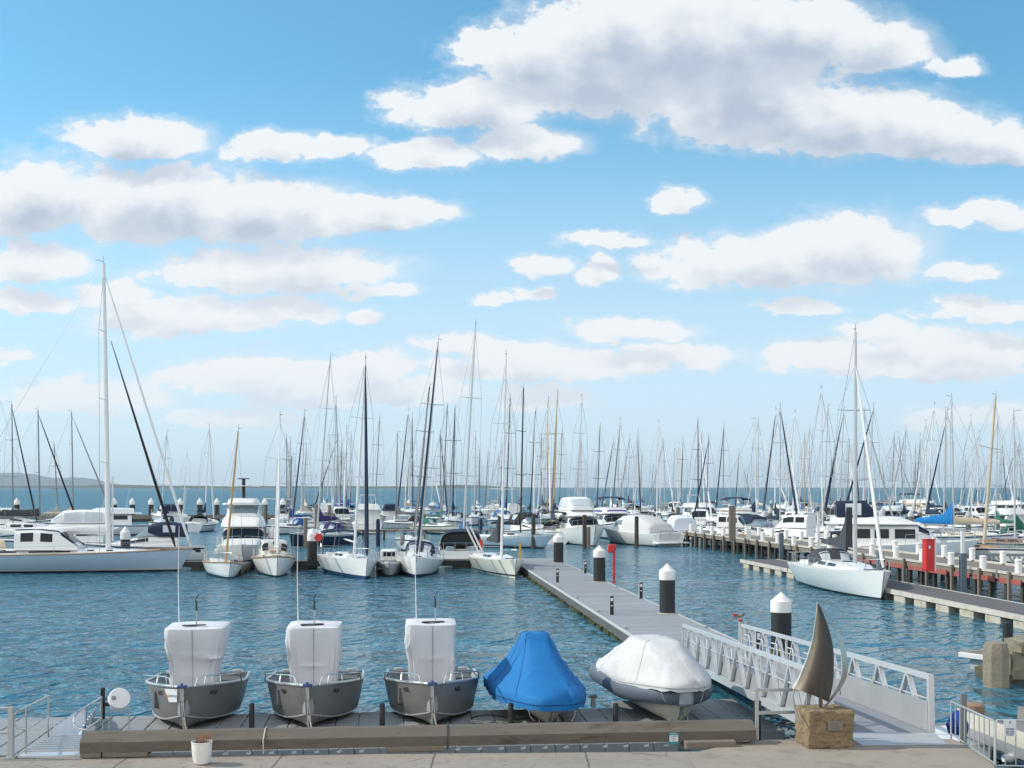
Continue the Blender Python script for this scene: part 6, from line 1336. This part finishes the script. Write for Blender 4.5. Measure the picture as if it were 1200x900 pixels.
# navy canopied cruiser on the right
def navy_cruiser():
    rz = R(-12); o = thing('flybridge_cruiser', 'white flybridge cruiser with navy canvas flybridge screens behind the red cabinet', 'motor cruiser', W(1090, 666, 0)+Vector((-.5, 6.0, 0)), rz)
    L = 11.5; rings, dk_ = make_hull(o, L, 3.9, 1.25, 1.75, [WHITE, WHITE, CREAM, ANTI], wt=.9, tm=.35, rake=1.5, srake=0, full=.22, sag=0, flare=.5, ex=2.3)
    MB().loft(dk_, cap=(False, False)).build('deck', DECK, o, smooth_ang=50, clean=False)
    st = [(-3.2, 1.6, 1.1, 1.75), (1.3, 1.6, 1.1, 1.75), (2.2, 1.45, 1.15, 1.2), (3.0, 1.2, 1.3, .4)]
    MB().loft(arch(st, .3, 18, .08)).build('cabin', WHITE, o, smooth_ang=40)
    for s in (1, -1):
        for x0_, x1_ in ((-2.9, -1.9), (-1.6, -.6), (-.2, 1.2)): side_window(o, st, x0_, x1_, .42, .80, s, None, .3, .08)
    front_window(o, st, 2.15, 1.42, 22, 158, GLASS, .3, .08)
    fl_ = [(-5.0, 1.7, 2.84, .14), (-1.0, 1.72, 2.84, .16), (1.6, 1.5, 2.84, .12)]; MB().loft(arch(fl_, .3, 14, .02)).build('flybridge_deck', WHITE, o, smooth_ang=40)
    co = [(-4.6, 1.5, 2.97, .42), (-1.4, 1.5, 2.97, .46), (.2, 1.2, 2.97, .4), (1.1, .8, 2.95, .1)]; MB().loft(arch(co, .32, 14, .1)).build('flybridge_coaming', WHITE, o, smooth_ang=40)
    ca = [(-4.2, 1.35, 3.35, 1.15), (-2.2, 1.36, 3.35, 1.2), (-1.4, 1.2, 3.35, .3)]; cn = MB().loft(arch(ca, .36, 16, .08)).build('navy_canopy', NAVY, o, smooth_ang=50)
    for s in (1, -1): side_window(cn, ca, -3.6, -2.5, .12, .82, s, CLEAR, .36, .08, name='clear_panel')
    MB().tube([(-4.9, 1.5, 1.3), (-4.95, 1.5, 2.1), (-4.6, 1.5, 2.8)], .09, 8).build('side_pillar', WHITE, o); MB().tube([(-4.9, -1.5, 1.3), (-4.95, -1.5, 2.1), (-4.6, -1.5, 2.8)], .09, 8).build('side_pillar', WHITE, o)
    rail_line(o, rings, .5, L/2-.3, .7, 6, r=.018, mid=False, name='bow_rail')
navy_cruiser()
# fishing boat with twin black outboards
fo = cruiser('white hardtop fishing boat with twin black outboards behind the timber jetty', W(918, 648, 0)+Vector((1.4, 5.5, 0)), AW+R(48), L=8.5, B=2.9, fs=1.2, fb=1.5, style='hard')
for y in (-.45, .45): MB().box((-4.6, y, 1.25), (.55, .45, .8), bev=.14).box((-4.5, y, .4), (.25, .16, 1.0), bev=.05).build('outboard_motor', BLK, fo)
MB().quad([(-4.25, 1.1, 1.5), (-4.25, 1.25, 2.1), (-4.25, 1.5, 2.0), (-4.25, 1.45, 1.45)]).quad([(-4.26, 1.1, 1.5), (-4.26, 1.45, 1.45), (-4.26, 1.5, 2.0), (-4.26, 1.25, 2.1)]).build('ensign', mat('faded_red', (.55, .16, .16), .7), fo, smooth_ang=0)
cruiser('white cruiser with tan band and dark blue flybridge bimini in the right-hand berths', at_bow(885, 632, TO, 11), TO, L=11, B=3.9, fs=1.3, fb=1.7, style='fly', canopy=NAVY, bandc=mat('tan_band', (.28, .21, .15), .6), hm=[WHITE, CREAM, CREAM, ANTI])
cruiser('pale tall motor cruiser with open upper deck left of the tan banded cruiser', at_bow(848, 618, TO+R(12), 12), TO+R(12), L=12, B=4.0, fs=1.3, fb=1.8, style='flyopen', canopy=None)
cruiser('distant white cruiser with blue canopy among the right-hand masts', W(1085, 606, 0), TO+R(50), L=12, B=4.2, fs=1.3, fb=1.8, style='flyopen', canopy=NAVY)
cruiser('white cruiser at the right edge of the photo under the pale masts', W(1194, 610, 0), TO+R(40), L=11, B=4.0, fs=1.3, fb=1.8, style='flyopen', canopy=None)
cruiser('small white cabin boat below the grey post of the timber jetty', W(864, 644, 0)+Vector((1.0, 4.0, 0)), TO+R(60), L=7, B=2.7, style='hard', near=False)
sailboat('green sailed wooden sailboat with tan cabin at the right edge behind the truss gangway', W(1188, 655, 0)+Vector((.5, 4, 0)), R(-165), L=9.5, B=3.0, fs=1.0, fb=1.3, hm=[CREAM, GREENH, GREENH, ANTI], mast=ALU, h=11.5, xm=-.15, heel=R(2.4), cover=GREENC, cabin=TEAK, ch=.5)
sailboat('sailboat with bright blue tarpaulin over its boom behind the truss gangway', W(1142, 641, 0)+Vector((0, 3, 0)), R(-20), L=10, B=3.1, mast=ALU, h=14.0, xm=-.08, cover=BRIGHT, ch=1.1, cpeak=1.2, bl=3.6, hm=[WHITE, BOOT, BOOT, ANTI], cabin=CREAM)
sailboat('sailboat with long tan sail cover on its boom above the red cabinet', W(1116, 640, 0)+Vector((0, 3, 0)), R(165), L=10, B=3.1, mast=ALU, h=12.8, xm=-.02, cover=TANC, ch=.8, cpeak=.4, bl=5.2)
sailboat('tan masted sailboat with thick leaning spar at the right edge beside the truss gangway', W(1170, 663, 0)+Vector((0, 4, 0)), TO+R(20), L=9.5, B=3.1, mast=mat('mast_buff', (.50, .42, .31), .45, var=.1), h=12.3, xm=.05, heel=R(-7), cover=None, r=.12, hm=[CREAM, BOOT, BOOT, ANTI], cabin=TEAK, spread=((.65, 1.1),))
# ================================================================== the crowd of far boats, each an object of its own
PROTO = []
def proto(L, cover, hm, jib, dodg, mast, ch, cabh):
    o = sailboat('prototype boat', (0, 0, 0), 0, L=L, B=L*.33, fs=1.0, fb=1.3, hm=hm, mast=mast, h=13.0, xm=.06, cover=cover, jib=jib, dodg=dodg, near=False, cabh=cabh, ch=ch, cpeak=.8, r=.072, wire=.012)
    PROTO.append(o); return o
for spec in ((9.5, NAVY, [WHITE, BOOT, BOOT, ANTI], None, NAVY, ALU, .5, .5), (10.0, BLUE, [WHITE, WHITE, BOOT, ANTI], ALU, None, ALU, .45, .55), (9.0, GREYC, [CREAM, BOOT, BOOT, ANTI], NAVY, GREYC, ALUD, .5, .5), (10.5, WHITEC, [WHITE, NAVYH, BOOT, ANTI], MWHITE, NAVY, ALU, .5, .6), (9.2, TANC, [WHITE, BOOT, BOOT, ANTIB], BLACKC, None, ALUD, .55, .5)):
    proto(*spec)
COVN = [('navy', NAVY, 9), ('bright blue', BRIGHT, 2), ('mid blue', BLUE, 5), ('grey', GREYC, 4), ('white', WHITEC, 4), ('tan', TANC, 2), ('black', BLACKC, 3), ('green', GREENC, 1)]
COVL = [c for c in COVN for _ in range(c[2])]
HUL = [('white', WHITE, 8), ('cream', CREAM, 3), ('navy', NAVYH, 1), ('grey', GREYH, 1), ('pale blue', PALEB, 1), ('green', GREENH, 1)]
HULL_ = [c for c in HUL for _ in range(c[2])]
FAR = [  # mast top x, mast top y, mast foot x
 (195,506,188,0),(219.5,528,213,0),(246,499,239,0),(340,538,337,0),(356.5,483,352,0),(358.7,522,357,0),(394.7,469,390,0),(395.5,510,394,0),(406,501,404,0),(403,532,402,0),(445.6,487,438.7,0),
 (478,481,474,0),(483.5,486,480,0),(533,478,530,1),(544,414,533,0),(562,528,560.6,0),(604,452.6,596,2),(598.4,466,592.5,2),(611,536,609,0),(628,481,620,2),(643,468,641,3),(641,476,633,0),(662,411,647,0),(658.5,504,654.6,0),
 (682,466,675.4,0),(687,539,685,0),(681.5,517,681,0),(703.5,498,699,2),(719,514,714.5,0),(726.5,493,722,0),(737.8,510.5,735.5,0),(748,505.6,740,0),(772,495,769,0),(766,540.6,762,0),(791,521,787,0),(800.6,514,797,2),
 (819,492,818,2),(830,511.6,827,0),(848,498,847,0),(866,527,864,0),(876,553,875,0),(887.5,492,885.6,0),(889.8,492,888.5,0),(908.5,481,908,0),(915.6,476,913.6,0),(922,499,921,0),(932.4,483.5,929,0),(943.5,509.6,942.6,3),
 (948,500,947,0),(964,455.6,964,0),(969.6,477,965,0),(988,480,982.6,0),(982.6,509.6,981,0),(994.6,517,988,0),(1002,512,999,0),(1015.6,481,1012,0),(1023.7,475.7,1015.6,0),(1054.6,508,1047,0),(1060.6,501,1057.6,0),(1053,516,1046,0),
 (1071.6,547,1068,0),(1083,494,1086,0),(1094.4,475,1084,0),(1109.4,482,1105,0),(1139.4,489,1138.4,0),(1146,507.6,1145.4,0),(1134,536,1124,0),(1168,491,1166.4,0),(1175,522,1181,2),(1189,514,1188.6,0),(1195.6,516,1197,0)]
r4 = random.Random(5)
for k in range(62):                                                   # the thinner masts further back
    x = r4.choice([r4.uniform(610, 800), r4.uniform(800, 1200), r4.uniform(880, 1200), r4.uniform(330, 600)]); FAR.append((x+r4.uniform(-1, 7), r4.uniform(503, 556), x, 0))
ROWS = [598.5, 600.5, 603.5, 607, 611, 616, 622, 629, 637]
used = []
def free(X, D, half):
    return all(abs(D-d) > 9.5 or abs(X-x) > half+h_ for x, d, h_ in used)
def blocked(px, yw):
    if px < 300: return not (609 <= yw <= 623)
    if px < 600: return yw > 624 or yw < 606 and False
    if px < 800: return yw > 623
    D = F*H/(yw-571); X = (px-600)/F*D; xj = 16.3+.113*(119.7-D)
    return D < 121 and X < xj+6.5 or yw > 640 and px > 1040
# keep clear of the boats already built
for o in list(COL.objects):
    if o.parent is None and o.get('category') in ('sailboat', 'motor cruiser', 'motor yacht', 'yacht', 'motorsailer') and o not in PROTO and o.location.y > 95: used.append((o.location.x, o.location.y, 1.9))
FAR.sort(key=lambda f: f[1])
placed = []
for (xt, yt, xb, sty) in FAR:
    cand = []
    for yw in ROWS:
        for dyw in (0, .6, -.6):
            y_ = yw+dyw; D = F*H/(y_-571); h_ = (y_-yt)*D/F; X = (xb-600)/F*D
            if blocked(xb, y_) or not (8.5 < h_ < 17.5): continue
            cand.append((abs(h_-13)+(0 if free(X, D, 1.85) else 30)+r4.random()*1.6, D, X, h_, y_))
    if not cand: continue
    c_ = min(cand)
    if c_[0] > 29: 
        if sty == 0 and yt > 500: continue
    used.append((c_[2], c_[1], 1.85)); placed.append((xt, yt, xb, sty)+c_[1:])
def zone(x):
    if x < 300: return 0, 'between big yacht mast and motor yacht'
    if x < 470: return 1, 'right of the motor yacht'
    if x < 590: return 2, 'right of the leaning dark mast'
    if x < 690: return 3, 'right of the cream sloop mast'
    if x < 812: return 4, 'above the two flybridge cruisers'
    if x < 1007: return 5, 'left of the racing yacht mast'
    return 6, 'right of the racing yacht mast'
placed.sort(key=lambda p: p[0])
cnt = {}
zl = {}
for p in placed: zl.setdefault(zone(p[0])[0], []).append(p)
for z, ps in zl.items():
    for i, (xt, yt, xb, sty, D, X, h_, yw) in enumerate(ps):
        zn = zone(xt)[1]; num = len(ps)-i if z == 5 else i+1
        suf = 'th' if 10 <= num % 100 <= 20 else {1: 'st', 2: 'nd', 3: 'rd'}.get(num % 10, 'th')
        src = r4.choice(PROTO); o = copy_tree(src); s_ = h_/13.0
        away = r4.random() < .5; rz = (AW if away else TO)+R(r4.uniform(-14, 14))
        if r4.random() < .12: rz += R(r4.choice((55, -55)))
        lean = math.atan2((xt-xb)*D/F, h_)
        L0 = 9.6; fx = .06*L0*s_
        o.location = (X-math.cos(rz)*fx, D-math.sin(rz)*fx, 0)
        # roll about the boat's own axis so the masthead leans the way the photo shows
        sgn = -1 if not away else 1
        o.rotation_euler = (sgn*max(-.12, min(.12, lean)), 0, rz); hs = min(1.12, max(.8, s_)); o.scale = (hs, hs, s_)
        cn, cm_, _ = r4.choice(COVL); hn, hm_, _ = r4.choice(HULL_)
        for ch in o.children:
            k_ = ch.name.split('.')[0]
            if k_ == 'hull': set_mat(ch, hm_, 0)
            elif k_ in ('mast', 'boom'):
                mm = {0: None, 1: NAVY, 2: MBLK, 3: MWOOD}[sty] or r4.choice((ALU, ALU, MWHITE, MWHITE, ALU, ALUD)); set_mat(ch, mm, 0)
                for g_ in ch.children:
                    if g_.name.startswith('sail_cover'): set_mat(g_, cm_, 0)
                    elif g_.name.startswith('spreader'): set_mat(g_, mm, 0)
            elif k_ == 'dodger': set_mat(ch, cm_, 0)
            elif k_ == 'furled_jib': set_mat(ch, r4.choice((ALU, WHITEC, WHITEC, GREYC, NAVY, ALU)), 0)
        o['label'] = 'far %s sailboat, %s sail cover, %d%s mast %s' % (hn, cn, num, suf, zn); o['group'] = 'far moored sailboats'
def drop(o):
    for c in list(o.children): drop(c)
    bpy.data.objects.remove(o)
for o in PROTO: drop(o)

# motor boats without masts among them
pm = [cruiser('prototype', (0, 0, 0), 0, L=8.5, B=3.0, fs=1.1, fb=1.4, style='hard', near=False, group='far moored motor boats'), cruiser('prototype', (0, 0, 0), 0, L=9.5, B=3.4, fs=1.1, fb=1.5, style='sport', canopy=NAVY, near=False, group='far moored motor boats'), cruiser('prototype', (0, 0, 0), 0, L=10.5, B=3.7, fs=1.2, fb=1.6, style='fly', canopy=None, near=False, group='far moored motor boats')]
MBL = [(820, 628, 0, 'far hardtop motor boat left of the grey square post'), (893, 640, 1, 'sports cruiser with navy top behind the twin outboard fishing boat'), (948, 634, 0, 'hardtop motor boat behind the slim white pole left of the racing yacht mast'), (968, 622, 1, 'sports cruiser with navy top close left of the racing yacht mast'), (1044, 622, 2, 'white flybridge boat below the small distant red cabinet'), (1030, 611, 1, 'distant sports cruiser with navy top just right of the racing yacht mast'), (1150, 620, 0, 'distant hardtop motor boat behind the blue tarpaulin sailboat'), (1172, 628, 2, 'white flybridge boat between the blue tarpaulin and the right edge of the photo'), (835, 606, 1, 'distant sports cruiser with navy top above the middle of the timber jetty'), (790, 609, 0, 'distant hardtop motor boat above the covered sports cruiser stern'), (640, 611, 1, 'distant sports cruiser with navy top above the stern-on sailboat'), (592, 613, 0, 'distant hardtop motor boat behind the cream racing sloop mast'), (456, 612, 1, 'distant sports cruiser with navy top right of the ferry-like launch'), (382, 611, 0, 'distant hardtop motor boat behind the cream radar dome boat'), (192, 613, 1, 'small distant boat with navy top moored at the breakwater left of the motor yacht')]
for px, yw, k, lb_ in MBL:
    o = copy_tree(pm[k], W(px, yw, 0), lb_); o.rotation_euler = (0, 0, r4.choice((TO, AW))+R(r4.uniform(-40, 40)))
for o in pm: drop(o)

# far pontoons and their piles
pc = None
for i, (yw, x0, x1) in enumerate(((634, 893, 1230), (626, 800, 1230), (613.5, 640, 1230), (605, 610, 1230))):
    a = W(x0, yw, 0); dirv = CD; x1m = (W(x1, yw, 0)-a).length
    jetty('far_pontoon', 'distant low pontoon in the right-hand basin, %s of four from the front' % ['first', 'second', 'third', 'fourth'][i], a+Vector((0, 6.0, 0)), RZC, x1m, 1.6, .55, DKT, TIMBER, nfloat=14, floatm=TIMBERD, thick=.25)
    for k in range(9):
        f = (k+.5)/9; loc = a+Vector((0, 6.8, 0))+CD*(x1m*f)
        px_ = 600+loc.x/loc.y*F
        lb_ = 'grey pile with pale pointed cap on the %s far pontoon, %s from its left end' % (['first', 'second', 'third', 'fourth'][i], ['1st', '2nd', '3rd', '4th', '5th', '6th', '7th', '8th', '9th'][k])
        if pc is None:
            pc = thing('mooring_pile', lb_, 'pile', loc, 0, 'piles of the far pontoons')
            MB().lathe([(.30, -.5), (.30, 2.3)], n=12).build('sleeve', mat('pile_grey', (.14, .14, .14), .7, var=.2), pc); MB().lathe([(.33, 2.3), (.33, 2.6), (.05, 3.0)], n=12).build('cap', mat('pile_cap_grey', (.48, .49, .50), .6), pc)
        else: copy_tree(pc, loc, lb_)

# ================================================================== AIR: one closed box of thin haze round everything below the clouds
hzm = bpy.data.materials.new('sea_haze'); hzm.use_nodes = True; n = hzm.node_tree; n.nodes.remove(n.nodes['Principled BSDF'])
pv = mk(n, 'ShaderNodeVolumePrincipled'); pv.inputs['Color'].default_value = (.78, .90, 1.0, 1); pv.inputs['Density'].default_value = 5.5e-5; pv.inputs['Anisotropy'].default_value = .2
n.links.new(pv.outputs[0], n.nodes['Material Output'].inputs['Volume'])
tag(MB().box((0, 8500, 109), (29000, 17200, 220)).build('haze', hzm, smooth_ang=0), kind='stuff')

# ------------------------------------------------------------------ tidy: report labels out of range while building
for o in COL.objects:
    lb_ = o.get('label')
    if o.parent is None and lb_ and not 4 <= len(lb_.split()) <= 16: print('LABEL', len(lb_.split()), o.name, lb_)
